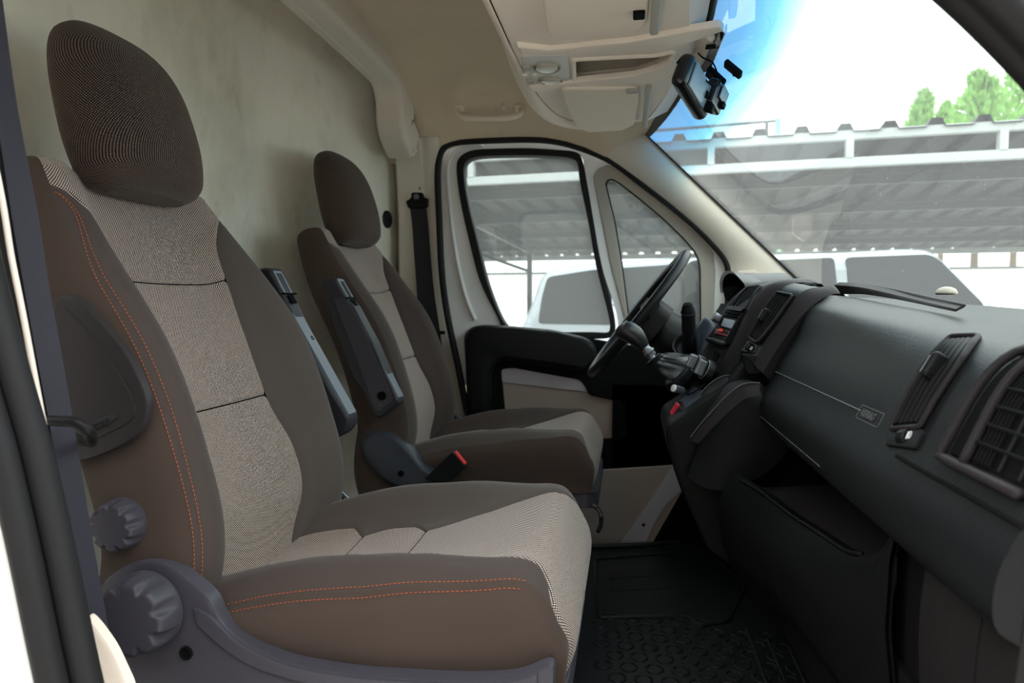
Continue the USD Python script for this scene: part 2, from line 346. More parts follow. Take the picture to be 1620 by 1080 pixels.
# the roof bow that ends the headliner and turns down to the far door pillar
bow = [(.58, 1.655), (1.1, 1.672), (CY, 1.675), (2.05, 1.672), (2.29, 1.665), (2.335, 1.62), (2.335, 1.53), (2.37, 1.485), (2.45, 1.445)]
bp = rpoly(np.array([(-.825, y, z) for y, z in bow]), .05, 5, closed=False)
sec = rpoly([(-.055, -.0), (-.047, -.012), (.035, -.012), (.05, -.002), (.055, .06), (.055, .10), (-.055, .10)], .006, 3)
rings = []
for i, p in enumerate(bp):
    t = nrm(bp[min(i + 1, len(bp) - 1)] - bp[max(i - 1, 0)]); up = np.cross(V(1, 0, 0), t)
    rings.append(p + sec[:, :1] * V(1, 0, 0) + sec[:, 1:] * up)
struct('trim_1', loft(rings), 'cream_trim', smooth=40)
struct('trim_2', tube(resample(bp[:len(bp) - 12] + V(-.02, 0, -.0125), 60), .004, 6), 'cream_trim')
# door pillars
def pillar(f):
    rings = []
    for z, y in [(1.52, 2.49), (1.45, 2.52), (1.38, 2.535), (1.2, 2.548), (.9, 2.56), (.6, 2.57), (.3, 2.575), (-.02, 2.575)]:
        k = np.argmin(np.abs(seal3[:50, 2] - z)); xr = seal3[k, 0] if z < 1.47 else -.70
        if z < .46: xr = seal3[0, 0] + .03 * (.46 - z)
        rings.append([V(-.882, y + .17, z), V(-.880, y + .012, z), V(-.870, y, z), V(-.80, y, z), V(-.775, y + .004, z), V(-.77, y + .012, z), V(-.755, y + .014, z), V(xr - .03, y + .006, z), V(xr - .008, y + .012, z), V(xr + .002, y + .03, z), V(xr, y + .06, z), V(-.74, y + .17, z)])
    return loft(np.array([f(r) for r in rings]))
struct('trim_3', pillar(lambda r: np.array(r)), 'cream_trim', smooth=40)
struct('trim_4', pillar(lambda r: mirY(r) + V(-.01, -.02, 0)), 'cream_trim', smooth=40)
for px in ((624, 241), (657, 239)):
    put('screw_cap', lathe([(.007, -.004), (.007, .003), (.004, .0045)], aY(*px, 2.425), (.2, -.8, -.5), 16), 'cream_plastic', '/World/trim_1')
struct('trim_5', plate([aY(x, y, .735) for x, y in [(-40, 200), (-8, 200), (16, 330), (80, 720), (152, 1080), (180, 1200), (20, 1200), (-40, 700)]], (0, -1, 0), .012), 'black_plastic')
# aperture seals
struct('trim_6', tube(seal3, .0125, 10), 'seal_rubber', smooth=True)
sealR = sealN + np.outer(np.clip((1.25 - sealN[:, 2]) / .5, 0, 1) * (sealN[:, 0] < -.3), V(.042, 0, 0))
lobes = [tube(sealR + V(-o * .4 if False else 0, -o, 0) - np.outer(sealN[:, 0] < -.3, V(o * .55, 0, 0)), r_, 10) for o, r_ in ((0, .0155), (.026, .0145))]
struct('trim_7', cat(lobes), 'seal_rubber', smooth=True)
# near side pillar edge: painted body outside the seal, cream trim line inside it
out = [np.array([p + V(-.022 - k, -.03 - .6 * k, .004 if p[2] > 1.3 else 0) for p in sealR[:60]]) for k in (0, .035, .09)]
struct('trim_8', grid([np.vstack([sealR[0] + V(.06, -.03, -.5), out[0]]), np.vstack([sealR[0] + V(.025, -.051, -.5), out[1]]), np.vstack([sealR[0] + V(-.03, -.084, -.5), out[2]])], flip=False), 'white_paint', smooth=60)
cl = spl(np.array([aY(x, y, .655) for x, y in [(-30, 150), (-12, 240), (6, 330), (17, 400), (33, 480), (50, 570), (65, 650), (79, 724)]]), 40)
struct('trim_9', tube(cl, .0032, 8), 'cream_plastic', smooth=True)
ft = rpoly([aY(x, y, .69) for x, y in [(132, 972), (150, 990), (175, 1025), (205, 1090), (215, 1200), (140, 1200)]], .012)
struct('trim_10', plate(ft, (0, -1, 0), .012, .004), 'cream_plastic', smooth=40)
# far windscreen pillar: ruled between the door seal and the glass
def apillar(f, name, flip):
    lo = [aY(x, y, YF - .005) for x, y in [(955, 249), (1008, 285), (1069, 332), (1113, 371), (1132, 391), (1145, 407), (1152, 424), (1153, 450), (1158, 500)]]
    up_ = [edge(t) for t in (-.04, .16, .42, .62, .74, .84, .93, 1.03, 1.2)]
    lo, up_ = resample(spl(lo, 60), 40), resample(spl(up_, 60), 40); rows = []
    for q in np.linspace(0, 1, 9):
        rows.append(lo * (1 - q) + up_ * q - V(0, .022 * math.sin(math.pi * q) ** .7, 0))
    P = f(np.array(rows)); struct(name, cat(grid(P, flip=flip), grid(P + f(V(0, .04, 0)) - f(V(0, 0, 0)), flip=not flip)), 'cream_trim', smooth=60)
apillar(lambda r: r, 'trim_11', False)
apillar(lambda r: mirY(r), 'trim_12', True)
# grille/sticker plate low on the far pillar
struct('trim_13', plate(rpoly([aY(x, y, 2.475) for x, y in [(1166, 428), (1195, 427), (1212, 443), (1200, 452), (1170, 452)]], .008), (-.3, -1, 0), .004, .001), 'cream_plastic', smooth=40)

# windscreen
def screen(t0, t1, y0, y1, off=0, nt=24, ny=30):
    P = []; n_ = nrm(V(-ED[2], 0, ED[0]))
    for t in np.linspace(t0, t1, nt): P.append([edge(t) * V(1, 0, 1) + V(bulge(y) - bulge(2.5), y, 0) + n_ * off for y in np.linspace(y0, y1, ny)])
    return np.array(P)
G0, G1 = screen(-.02, 1.24, .66, 2.5), screen(-.02, 1.24, .66, 2.5, .005)
uvw = np.stack(np.meshgrid(1 - np.linspace(0, 1, 24), np.linspace(0, 1, 30), indexing='ij')[::-1], -1).reshape(-1, 2)
wi = struct('window_1', grid(G0), 'windscreen_glass', uv=uvw, label=None)
def strip(t0, t1, y0, y1, o=(-.004, -.001)):
    a, b = screen(t0, t1, y0, y1, o[0], 16, 24), screen(t0, t1, y0, y1, o[1], 16, 24)
    return cat(grid(a, flip=True), grid(b), grid([a[0], b[0]], flip=False), grid([a[-1], b[-1]], flip=True), grid([a[:, 0], b[:, 0]], flip=True), grid([a[:, -1], b[:, -1]]))
put('black_border', strip(-.02, 1.24, 2.488, 2.505), 'gloss_black', wi)
put('black_border', strip(-.02, 1.24, .655, .672), 'gloss_black', wi)
put('black_border', strip(-.02, .022, .66, 2.5), 'gloss_black', wi)

# far door
dm = struct('door_1', None or plate(np.vstack([seal3[8:] + V(0, .03, 0), [V(.36, 2.57, .48), V(-.55, 2.57, .48)]])[::1], (0, -1, 0), .05, 0,
    holes=[spl(pY([(722, 266), (726, 250), (742, 239), (777, 235), (836, 234), (886, 237), (917, 243), (924, 262), (938, 343), (955, 432), (975, 530), (900, 545), (812, 540), (791, 510), (777, 482), (760, 446), (744, 388), (730, 327)], 2.57), 100, True),
           rpoly(pY([(938, 279), (947, 265), (962, 261), (983, 269), (1018, 297), (1076, 346), (1110, 376), (1128, 398), (1132, 430), (1128, 520), (992, 520), (965, 415)], 2.57), .012, 5)]), 'white_paint', smooth=40)
RO = [(722, 266), (726, 250), (742, 239), (777, 235), (836, 234), (886, 237), (913, 241), (921, 252), (924, 265), (938, 343), (955, 432), (973, 525), (960, 535), (880, 535), (808, 532), (791, 510), (777, 482), (760, 446), (744, 388), (730, 327)]
RI = [(733.6, 268), (738, 255), (750, 249), (791, 246), (836, 245.5), (874, 247), (905, 251), (913, 258), (916, 279), (930, 349), (947, 438), (964, 523), (950, 526), (880, 526), (812, 522), (796, 508), (785, 485), (769, 440), (755, 382), (742, 329)]
# holes need tracing at the ring's own depth
ro, ri = spl(pY(RO, 2.562), 120, True), spl(pY(RI, 2.562), 120, True)
put('window_rubber', plate(ro, (0, -1, 0), .05, .004, holes=[ri]), 'seal_rubber', dm, smooth=40, label='black rubber window frame')
put('window_pane', plate(spl(pY([(x, y) for x, y in RO], 2.590), 100, True), (0, -1, 0), .004), 'window_glass', dm)
QO = rpoly(pY([(938, 279), (947, 265), (962, 261), (983, 269), (1018, 297), (1076, 346), (1110, 376), (1128, 398), (1132, 430), (1128, 520), (992, 520), (965, 415)], 2.565), .02, 6)
QI = rpoly(pY([(957.5, 290), (961, 284), (969, 283), (981, 290), (1014, 316), (1050, 346), (1084, 379), (1102, 401), (1108, 421), (1109, 515), (996, 515), (984, 421), (972, 349)], 2.565), .02, 6)
put('quarter_surround', plate(QO, (0, -1, 0), .045, .005, holes=[QI]), 'greige_plastic', dm, smooth=40, label='beige grey surround of the small corner window')
put('quarter_gasket', tube(resample(np.vstack([QI, QI[:1]]), 90)[:-1] + V(0, .006, 0), .0045, 6, closed=True), 'seal_rubber', dm, smooth=True)
put('quarter_pane', plate(QI + V(0, .02, 0), (0, -1, 0), .004), 'window_glass', dm)
mould = spl(pY([(752, 506), (740, 478), (727, 430), (718, 380), (711, 320), (708, 275), (713, 248), (727, 233), (763, 229)], 2.567), 50)
put('frame_moulding', tube(mould, .008, 8), 'white_paint', dm, smooth=True)
card = rpoly(pY([(733, 532), (742, 519), (757, 514), (800, 516), (870, 522), (930, 535), (985, 545), (1140, 560), (1140, 742), (1055, 740), (960, 744), (800, 752), (752, 700), (740, 640)], 2.545), .02, 5)
hol = rpoly(pY([(792, 584), (812, 582), (917, 601), (926, 612), (931, 625), (985, 637), (988, 688), (975, 694), (930, 694), (830, 694), (798, 650)], 2.545), .015, 5)
dc = put('door_card', plate(card, (0, -1, 0), .04, .008, holes=[hol]), 'matte_black', dm, smooth=40)
put('card_insert', plate(pY([(780, 570), (1000, 600), (1000, 705), (780, 705)], 2.562), (0, -1, 0), .01), 'door_card', dm, label='pinkish beige door card insert')
put('card_strip', plate(rpoly(pY([(790, 578), (812, 577), (917, 596), (932, 612), (931, 620), (860, 612), (790, 604)], 2.556), .006), (0, -1, 0), .008, .002), 'lilac_trim', dm, label='pale lilac strip')
ar_o = rpoly(pY([(737, 645), (733, 535), (741, 520), (757, 514), (800, 516), (870, 522), (925, 534), (942, 545), (946, 572), (925, 590), (860, 580), (800, 570), (784, 575), (776, 592), (773, 660), (745, 660)], 2.50), .022, 6)
put('door_armrest', plate(ar_o, (0, -1, 0), .06, .022), 'black_plastic', dm, smooth=60, label='black padded door armrest')
put('sill_panel', plate(pY([(860, 752), (930, 746), (1072, 737), (1086, 764), (1020, 880), (860, 880)], 2.52), (0, -1, 0), .03), 'door_card', dm, label='pinkish beige lower sill panel')
lp = plate(rpoly(pY([(1066, 736), (1082, 762), (1078, 776), (1052, 800), (1034, 830), (1022, 858), (982, 860)], 2.512), .006), (0, -1, 0), .02, .002)
lp = put('sill_strip', lp, 'lilac_trim', dm, label='pale lilac diagonal strip')
put('screw', lathe([(.006, -.001), (.006, .002), (.003, .003)], aY(1018, 830, 2.511), (0, -1, 0), 14), 'matte_black', lp)
# footwell: firewall and side, plain dark
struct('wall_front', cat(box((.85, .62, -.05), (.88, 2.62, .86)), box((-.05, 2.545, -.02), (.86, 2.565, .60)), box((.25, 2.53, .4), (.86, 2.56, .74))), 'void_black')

# ------------------------------------------------------------------ seats (local frame: x forward, y to the inner side of the seat when sg=+1, z up, origin on the floor)
XS = -.37
BACK = np.array([(-.27, .36), (-.285, .43), (-.278, .53), (-.304, .64), (-.334, .72), (-.384, .83), (-.447, .935), (-.493, 1.02), (-.528, 1.102)])
def g_back(q):      # bolster relief over the half width
    return PchipInterpolator([0, .3, .48, .62, .78, .9, 1.0, 1.001], [0, .03, .10, .42, .92, 1.0, .78, .78])(q)

def make_seat(x0, y0, sg, label, group, driver=False):
    T = thing('van_seat', label, 'seat', (x0, y0, 0), group)
    W = lambda p: np.asarray(p, float) * V(1, sg, 1) + V(x0, y0, 0)
    def part(name, mesh, m, uv=None, parent=None, **k):
        mesh = mesh if isinstance(mesh, trimesh.Trimesh) else trimesh.Trimesh(*mesh)
        f = mesh.faces if sg > 0 else mesh.faces[:, ::-1]
        return put(name, trimesh.Trimesh(W(mesh.vertices), f, process=False), m, parent or T, uv=uv, **k)
    # ---- backrest sheet
    s = np.concatenate([[0], np.cumsum(np.linalg.norm(np.diff(BACK, axis=0), axis=1))]); L = s[-1]
    cx, cz = CubicSpline(s, BACK[:, 0]), CubicSpline(s, BACK[:, 1])
    r_top = .034; dk = lambda a: 1.0 - .42 * (a / L) ** 1.3
    seam1, seam2 = .37, .615      # arc positions of the two cross seams (lower, upper)
    rows = np.unique(np.concatenate([np.linspace(0, L, 64), *[q + np.array([-.012, -.006, -.0025, 0, .0025, .006, .012]) for q in (seam1, seam2)]]))
    width = PchipInterpolator([0, .1, .3, .5, .62, .7, L], [.252, .256, .250, .246, .238, .226, .205])
    bol = PchipInterpolator([0, .08, .25, .45, .6, .72, L], [.035, .048, .066, .076, .066, .048, .030])
    seam = PchipInterpolator([0, .1, .18, .26, seam1 - .005, seam1 + .05, .5, seam2, L - .105, L - .07, L - .045, L - .02, L], [.112, .13, .142, .138, .120, .122, .130, .148, .160, .180, .205, .24, .24])
    caps = np.linspace(0, math.pi / 2, 10)[1:]
    def row(a, phi=0.0):
        a = min(a, L); t = nrm([cx(a, 1), cz(a, 1)]); N = V(t[1] * 1.0, 0, -t[0]); N = nrm(N); A = V(t[0], 0, t[1])
        w, b, ys = float(width(a)), float(bol(a)), float(min(seam(a), width(a) * .995))
        q = np.array([0, .3, .48, .62, .78, .9, 1.0]); n = g_back(q) * b
        yy = np.concatenate([q * w, [w * 1.055, w * 1.07, w * 1.03, w * .9, 0]]); D_ = dk(a); nn = np.concatenate([n, [.45 * b - .018 * D_, -.055 * D_, -.105 * D_, -.125 * D_, -.128 * D_]])
        S = np.array([0, .3, .48, .62, .78, .9, 1.0, 1.15, 1.4, 1.7, 1.95, 2.6])
        fy, fn = PchipInterpolator(S, yy), PchipInterpolator(S, nn)
        si = ys / w
        cols = [np.concatenate([np.linspace(0, si - .05, 10)[:-1], np.linspace(si - .05, si, 5)]), np.concatenate([np.linspace(si, min(si + .06, 1.0), 4)[:-1], np.linspace(min(si + .06, 1.0), 1.0, 10)]),
                np.linspace(1.0, 1.72, 12), np.linspace(1.72, 2.6, 6)]
        k, kw = math.cos(phi), 1 - .16 * (1 - math.cos(phi))
        mid = V(cx(a), 0, cz(a)) + N * (-.062 * dk(a)) + A * r_top * math.sin(phi)
        out = []
        for ci, c in enumerate(cols):
            y, nv = fy(c), fn(c)
            gf = min(1, max(0, (.97 - si) / .1)); groove = (.0045 * gf + .0005) * np.exp(-((c - si) * w / .005) ** 2)
            if ci == 0 and phi == 0:
                groove = groove + sum(.004 * math.exp(-((a - q0) / .005) ** 2) for q0 in (seam1, seam2))
            if ci in (1, 2): groove = groove + .0035 * gf * np.exp(-((c - 1.0) * w / .004) ** 2)
            nv = nv - groove
            out.append(mid + np.outer((nv + .062 * dk(a)) * k, N) + np.outer(y * kw, V(0, 1, 0)))
        return out
    R = [row(a) for a in rows] + [row(L, p) for p in caps]
    va = np.concatenate([rows, L + .08 * np.sin(caps)])
    ins = np.array([np.vstack([r[0][::-1] * V(1, -1, 1), r[0][1:]]) for r in R])
    uv = np.stack([ins[..., 1], np.repeat(va[:, None], ins.shape[1], 1)], -1).reshape(-1, 2)
    bi = part('backrest_insert', grid(ins, flip=True), 'dotted_fabric', uv=uv)
    for q0 in (seam1, seam2): part('cross_seam', tube(ins[int(np.argmin(np.abs(rows - q0)))] + V(.0006, 0, .0004), .0011, 5), 'void_black', parent=bi)
    for m in (1, -1):
        fl = (m > 0)
        mir = V(1, m, 1)
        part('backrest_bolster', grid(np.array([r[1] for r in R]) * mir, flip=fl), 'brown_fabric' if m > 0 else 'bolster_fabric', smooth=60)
        part('backrest_side', grid(np.array([r[2] for r in R]) * mir, flip=fl), 'side_fabric', smooth=60)
    bk = np.array([np.vstack([r[3] * V(1, -1, 1), r[3][::-1][1:]]) for r in R])
    part('backrest_rear', grid(bk), 'dark_grey_plastic', smooth=60)
    # ---- twin orange stitching down both front edges (the outer one shows)
    def stitches(paths, ln=.0042, gap=.0022, r=.0006):
        ms = []
        for p in paths:
            p = np.asarray(p); d = np.concatenate([[0], np.cumsum(np.linalg.norm(np.diff(p, axis=0), axis=1))])
            f = [np.interp(np.arange(0, d[-1] - ln, ln + gap)[:, None] + np.array([0, .5 * ln, ln]), d, p[:, k]) for k in range(3)]
            for q in np.stack(f, -1):
                ms.append(hull(np.vstack([c + rr * np.array([(1, 0, 0), (-1, 0, 0), (0, 1, 0), (0, -1, 0), (0, 0, 1), (0, 0, -1)]) for c, rr in zip(q, (.5 * r, r * 1.4, .5 * r))])))
        return cat(ms)
    def sheetpt(sec, frac):     # a line over the rows at a column fraction of a section, just proud of the cloth
        f = lambda a: frac - .42 * np.clip((a - (L - .24)) / .20, 0, 1) ** 2
        return np.array([[np.interp(f(a), np.linspace(0, 1, len(r[sec])), r[sec][:, k]) for k in range(3)] for r, a in zip(R, rows) if .03 < a < L - .045])
    for m in (-1,):
        lift = V(.001, .0012, 0)
        pa = (sheetpt(1, .935) + lift) * V(1, m, 1); pb = (sheetpt(1, .997) + lift) * V(1, m, 1)
        part('stitching', stitches([pa, pb]), 'orange_thread', smooth=False, kind='stuff')
    # ---- cushion
    CU = np.array([(-.33, .405), (-.24, .425), (-.12, .450), (0, .476), (.11, .502), (.2, .523), (.25, .529), (.27, .515), (.289, .486), (.306, .45), (.303, .41), (.29, .376)])
    s2 = np.concatenate([[0], np.cumsum(np.linalg.norm(np.diff(CU, axis=0), axis=1))]); L2 = s2[-1]
    ux, uz = CubicSpline(s2, CU[:, 0]), CubicSpline(s2, CU[:, 1])
    aseam = float(np.interp(.005, CU[:8, 0], s2[:8])); aback = float(np.interp(-.128, CU[:8, 0], s2[:8])); afront = float(np.interp(.245, CU[:8, 0], s2[:8]))
    rows2 = np.unique(np.concatenate([np.linspace(0, L2, 70), *[q + np.array([-.01, -.005, -.002, 0, .002, .005, .01]) for q in (aback, aseam, afront)]]))
    w2 = PchipInterpolator([0, .2, .4, .53, .62, .66, L2], [.236, .247, .25, .248, .243, .236, .212])
    b2 = PchipInterpolator([0, .1, .25, .4, .5, .58, .63, L2], [.03, .062, .074, .056, .032, .010, 0, 0])
    se2 = PchipInterpolator([0, .1, aback - .03, aback, aback + .05, aseam - .03, aseam, .45, .55, .6, .64, .67, L2], [.135, .142, .138, .112, .124, .116, .088, .125, .165, .19, .232, .236, .21])
    def row2(a):
        t = nrm([ux(a, 1), uz(a, 1)]); N = V(-t[1], 0, t[0]); w, b, ys = float(w2(a)), float(b2(a)), float(min(se2(a), w2(a) * .995))
        q = np.array([0, .3, .48, .62, .78, .9, 1.0]); n = g_back(q) * b - (.006 + .018 * min(1, max(0, (.56 - a) / .2))) * np.clip((q - .78) / .22, 0, 1) ** 1.5
        f = PchipInterpolator(q, n); si = ys / w
        cols = [np.concatenate([np.linspace(0, si - .05, 10)[:-1], np.linspace(si - .05, si, 5)]), np.concatenate([np.linspace(si, min(si + .06, 1.0), 4)[:-1], np.linspace(min(si + .06, 1.0), 1.0, 10)])]
        out = []
        for ci, c in enumerate(cols):
            nv = f(c) - .004 * np.exp(-((c - si) * w / .005) ** 2)
            if ci == 0: nv = nv - sum(d * math.exp(-((a - q0) / .0045) ** 2) for q0, d in ((aback, .003), (aseam, .0035), (afront, .0015)))
            out.append(V(ux(a), 0, uz(a)) + np.outer(nv, N) + np.outer(c * w, V(0, 1, 0)))
        return out
    R2 = [row2(a) for a in rows2]
    ins = np.array([np.vstack([r[0][::-1] * V(1, -1, 1), r[0][1:]]) for r in R2])
    uv = np.stack([ins[..., 1], np.repeat(rows2[:, None], ins.shape[1], 1)], -1).reshape(-1, 2)
    ci = part('cushion_insert', grid(ins, flip=False), 'dotted_fabric', uv=uv)
    for q0, r_ in ((aback, .0008), (aseam, .0010)): part('cross_seam', tube(ins[int(np.argmin(np.abs(rows2 - q0)))] + V(0, 0, .0003), r_, 5), 'side_fabric', parent=ci)
    for m in (1, -1):
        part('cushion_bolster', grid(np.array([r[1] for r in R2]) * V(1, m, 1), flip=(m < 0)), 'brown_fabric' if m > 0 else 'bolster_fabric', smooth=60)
        # side panel: from the welt down to the plastic base, bulging a little
        E = np.array([r[1][-1] for r in R2]); nrow = 12; P = np.zeros((len(E), nrow, 3))
        zb = np.interp(E[:, 0], [-.33, -.2, .0, .29], [.372, .370, .374, .374])
        for j, q in enumerate(np.linspace(0, 1, nrow)):
            bul = .017 * math.sin(math.pi * min(1, q * 1.15) ** .55) if q < .87 else .017 * math.sin(math.pi * min(1, q * 1.15) ** .55)
            h = np.clip((E[:, 2] - zb) / .08, 0, 1)
            P[:, j] = np.stack([E[:, 0] - q * (E[:, 0] - np.minimum(E[:, 0], .29)), E[:, 1] + bul * h, E[:, 2] * (1 - q) + np.minimum(zb, E[:, 2]) * q], 1)
        part('cushion_side', grid(P * V(1, m, 1), flip=(m < 0)), 'side_fabric', smooth=60)
        if m > 0: continue
        k = [i for i, e in enumerate(E) if -.26 < e[0] and rows2[i] < .585]
        pa = np.array([np.interp(.93, np.linspace(0, 1, len(R2[i][1])), np.arange(len(R2[i][1]))) for i in k])
        la = np.array([[np.interp(.985, np.linspace(0, 1, len(R2[i][1])), R2[i][1][:, c]) for c in range(3)] for i in k]) + V(0, 0, .0012)
        lb = P[k, 0] * .5 + P[k, 1] * .5 + V(0, .0012, .0)
        part('stitching', stitches([la * V(1, m, 1), lb * V(1, m, 1)]), 'orange_thread', smooth=False, kind='stuff')
    part('cushion_underside', plate([(-.33, -.235, .375), (.272, -.225, .375), (.272, .225, .375), (-.33, .235, .375)], (0, 0, 1), .012), 'matte_black')
    # ---- headrest: a tilted rounded block, fuller at the front
    til = math.radians(11.5); U = V(-math.sin(til), 0, math.cos(til)); N = V(math.cos(til), 0, math.sin(til)); O = V(-.424, 0, 1.102)
    tt = np.concatenate([np.sin(np.linspace(-math.pi / 2, math.pi / 2, 34)) * .5 + .5]); H = .305; rings = []; uvs = []
    hw = PchipInterpolator([0, .02, .06, .14, .35, .6, .8, .9, .96, 1], [.095, .112, .122, .130, .136, .134, .124, .110, .088, .045])
    nf = PchipInterpolator([0, .03, .1, .3, .55, .75, .9, .97, 1], [-.040, -.012, .004, .010, .004, -.010, -.034, -.056, -.072])
    nb = PchipInterpolator([0, .04, .15, .4, .7, .9, .97, 1], [-.084, -.110, -.124, -.130, -.128, -.118, -.104, -.088])
    na = 64; an = np.arange(na) / na * 2 * np.pi; per = None
    for t in tt:
        w, f, b = float(hw(t)), float(nf(t)), float(nb(t)); c = (f + b) / 2; d = (f - b) / 2
        ex = 2 / 3.3; ca, sa = np.cos(an), np.sin(an)
        y = w * np.sign(sa) * np.abs(sa) ** ex; n = c + d * np.sign(ca) * np.abs(ca) ** ex
        n = n - .010 * (y / max(w, .01)) ** 2 * (ca > 0) * min(1, d / .05)
        ring = O + np.outer(y, V(0, 1, 0)) + np.outer(n, N) + U * t * H; rings.append(ring)
    rings = np.array(rings); rr = np.concatenate([rings, rings[:, :1]], 1)
    ul = np.concatenate([np.zeros((len(rr), 1)), np.cumsum(np.linalg.norm(np.diff(rr, axis=1), axis=2), 1)], 1)
    vl = np.concatenate([[0], np.cumsum(np.linalg.norm(np.diff(rr[:, 0], axis=0), axis=1))])
    uv = np.stack([ul, np.repeat(vl[:, None], rr.shape[1], 1)], -1).reshape(-1, 2)
    hm = grid(rr, flip=False)
    hr = part('headrest', trimesh.Trimesh(np.vstack([hm.vertices]), hm.faces, process=False), 'headrest_fabric', uv=uv, label='dotted fabric headrest')
    lo = rings[0]; v, f = ear(np.stack([(lo - O) @ V(0, 1, 0), (lo - O) @ N], 1)); part('headrest_base', loft([lo - U * .001, lo + U * .004]), 'side_fabric', parent=hr)
    for m in (-1, 1): part('headrest_post', cyl(V(-.566, m * .055, 1.03), O + V(0, m * .055, 0) - N * .09 + U * .05, .006), 'chrome')
    return T, part, R, R2

YP, YD = 1.12, 2.12
GRP = 'pair of van front seats'
Tp, partp, Rp, R2p = make_seat(XS, YP, +1, 'nearest front seat, brown with dotted fabric insert and orange stitching, beside the open door', GRP)
Td, partd, Rd, R2d = make_seat(XS - .012, YD, -1, 'farther front seat, brown with dotted fabric insert, behind the steering wheel', GRP)
pY = lambda px, Y: np.array([aY(x, y, Y) for x, y in px])

def knob(c, axis, R, h, lobes, phase=0):
    """fluted plastic hand wheel: scooped finger grooves round the rim"""
    def mod(th, r, hh):
        if r < .55 * R: return np.full_like(th, r)
        g = np.clip((np.cos(lobes * (th - phase)) - .25) / .75, 0, 1); k = np.clip(hh / h * 1.4 - .25, 0, 1)
        return r * (1 - .20 * np.sqrt(g) * k)
    prof = [(R * 1.02, 0), (R * 1.02, .12 * h), (R, .2 * h), (R * .985, .6 * h), (R * .95, .85 * h), (R * .88, .97 * h), (R * .8, h), (R * .5, h * 1.0), (R * .2, h * 1.01)]
    return lathe(prof, c, axis, 96, mod)
# outer side of the near seat: airbag cover, hand wheels, side cover
o = spl(pY([(84, 478), (92, 466), (108, 465), (124, 473), (160, 510), (200, 560), (226, 612), (233, 643), (226, 674), (206, 697), (167, 717), (133, 728), (104, 728), (88, 700), (80, 600), (79, 520)], .838), 90, True)
cov = put('airbag_cover', plate(o, (0, -1, 0), .013, .006), 'airbag_cover', Tp, smooth=40, label='dark plastic airbag cover')
i_ = spl(pY([(90, 492), (98, 487), (114, 498), (160, 550), (197, 607), (213, 645), (207, 664), (180, 681), (140, 700), (108, 704), (96, 660), (90, 570)], .836), 80, True)
put('cover_panel', plate(i_, (0, -1, 0), .006, .002), 'airbag_cover', cov, smooth=40)
tg = spl(pY([(131, 684), (140, 672), (160, 661), (181, 656), (183, 660), (172, 669), (152, 679), (135, 686)], .8335), 40, True)
put('cover_tag', plate(tg, (0, -1, 0), .004, .0012), 'dark_grey_plastic', cov, smooth=40)
def text_on(s, h, origin, u, w, depth=.0006, bold=False, center=True):
    """lettering: u = reading direction, w = up, standing proud along u x w"""
    m = meshkit.text_mesh(s, h, depth, bold); u, w = nrm(u), nrm(w); n = np.cross(u, w); v = m.vertices.copy()
    if center: v[:, 0] -= v[:, 0].mean(); v[:, 1] -= h / 2
    return trimesh.Trimesh(np.asarray(origin) + v[:, :1] * u + v[:, 1:2] * w + v[:, 2:] * n, m.faces, process=False)
a, b = aY(137, 677, .833), aY(178, 662, .833)
put('cover_lettering', text_on('AIRBAG', .0075, aY(157, 671, .8328), b - a, np.cross((0, -1, 0), b - a)), 'airbag_cover', cov, smooth=False)
c = aY(197, 826, .853); put('lumbar_knob', knob(c, (0, -1, 0), .036, .030, 9, .2), 'violet_grey_plastic', Tp, smooth=50, label='small fluted hand wheel')
put('knob_stem', cyl(c + V(0, .05, 0), c, .018), 'dark_grey_plastic', Tp)
c = aY(233, 963, .832); put('recliner_knob', knob(c, (0, -1, 0), .054, .040, 8, .35), 'violet_grey_plastic', Tp, smooth=50, label='large fluted hand wheel')
topedge = [(150, 960), (156, 930), (175, 907), (203, 893), (233, 888), (262, 893), (290, 911), (320, 936), (334, 953), (345, 977), (367, 1002), (400, 1025), (450, 1046), (500, 1057), (560, 1066), (640, 1072), (720, 1076), (800, 1074), (841, 1064), (870, 1054), (877, 1062)]
e3 = pY(topedge, .838); low = [aY(874, 1120, .838) * V(1, 1, 0) + V(0, 0, .27), V(-.16, .838, .25), V(-.45, .838, .25), V(-.78, .838, .29), V(-.80, .838, .40)]
e3s = spl(e3, 80); sc = put('side_cover', plate(np.vstack([e3s, low]), (0, -1, 0), .024, .006), 'violet_grey_plastic', Tp, smooth=40, label='grey violet plastic side cover')
lip_t = pY([(305, 962), (325, 970), (347, 990), (367, 1010), (400, 1031), (450, 1052), (500, 1063), (560, 1072), (640, 1078), (720, 1082), (800, 1080), (850, 1066)], .834)
lip_b = pY([(850, 1084), (800, 1098), (720, 1104), (640, 1100), (560, 1094), (500, 1086), (450, 1074), (400, 1056), (365, 1036), (335, 1012), (310, 988)], .834)
put('cover_ridge', plate(np.vstack([spl(lip_t, 40), spl(lip_b, 40)]), (0, -1, 0), .006, .0025), 'violet_grey_plastic', sc, smooth=40)
c = aY(294, 1033, .836); put('screw_recess', lathe([(.0095, -.002), (.0095, .001), (.0085, .002), (.0068, .001), (.0062, -.0015)], c, (0, -1, 0), 20), 'void_black', sc)

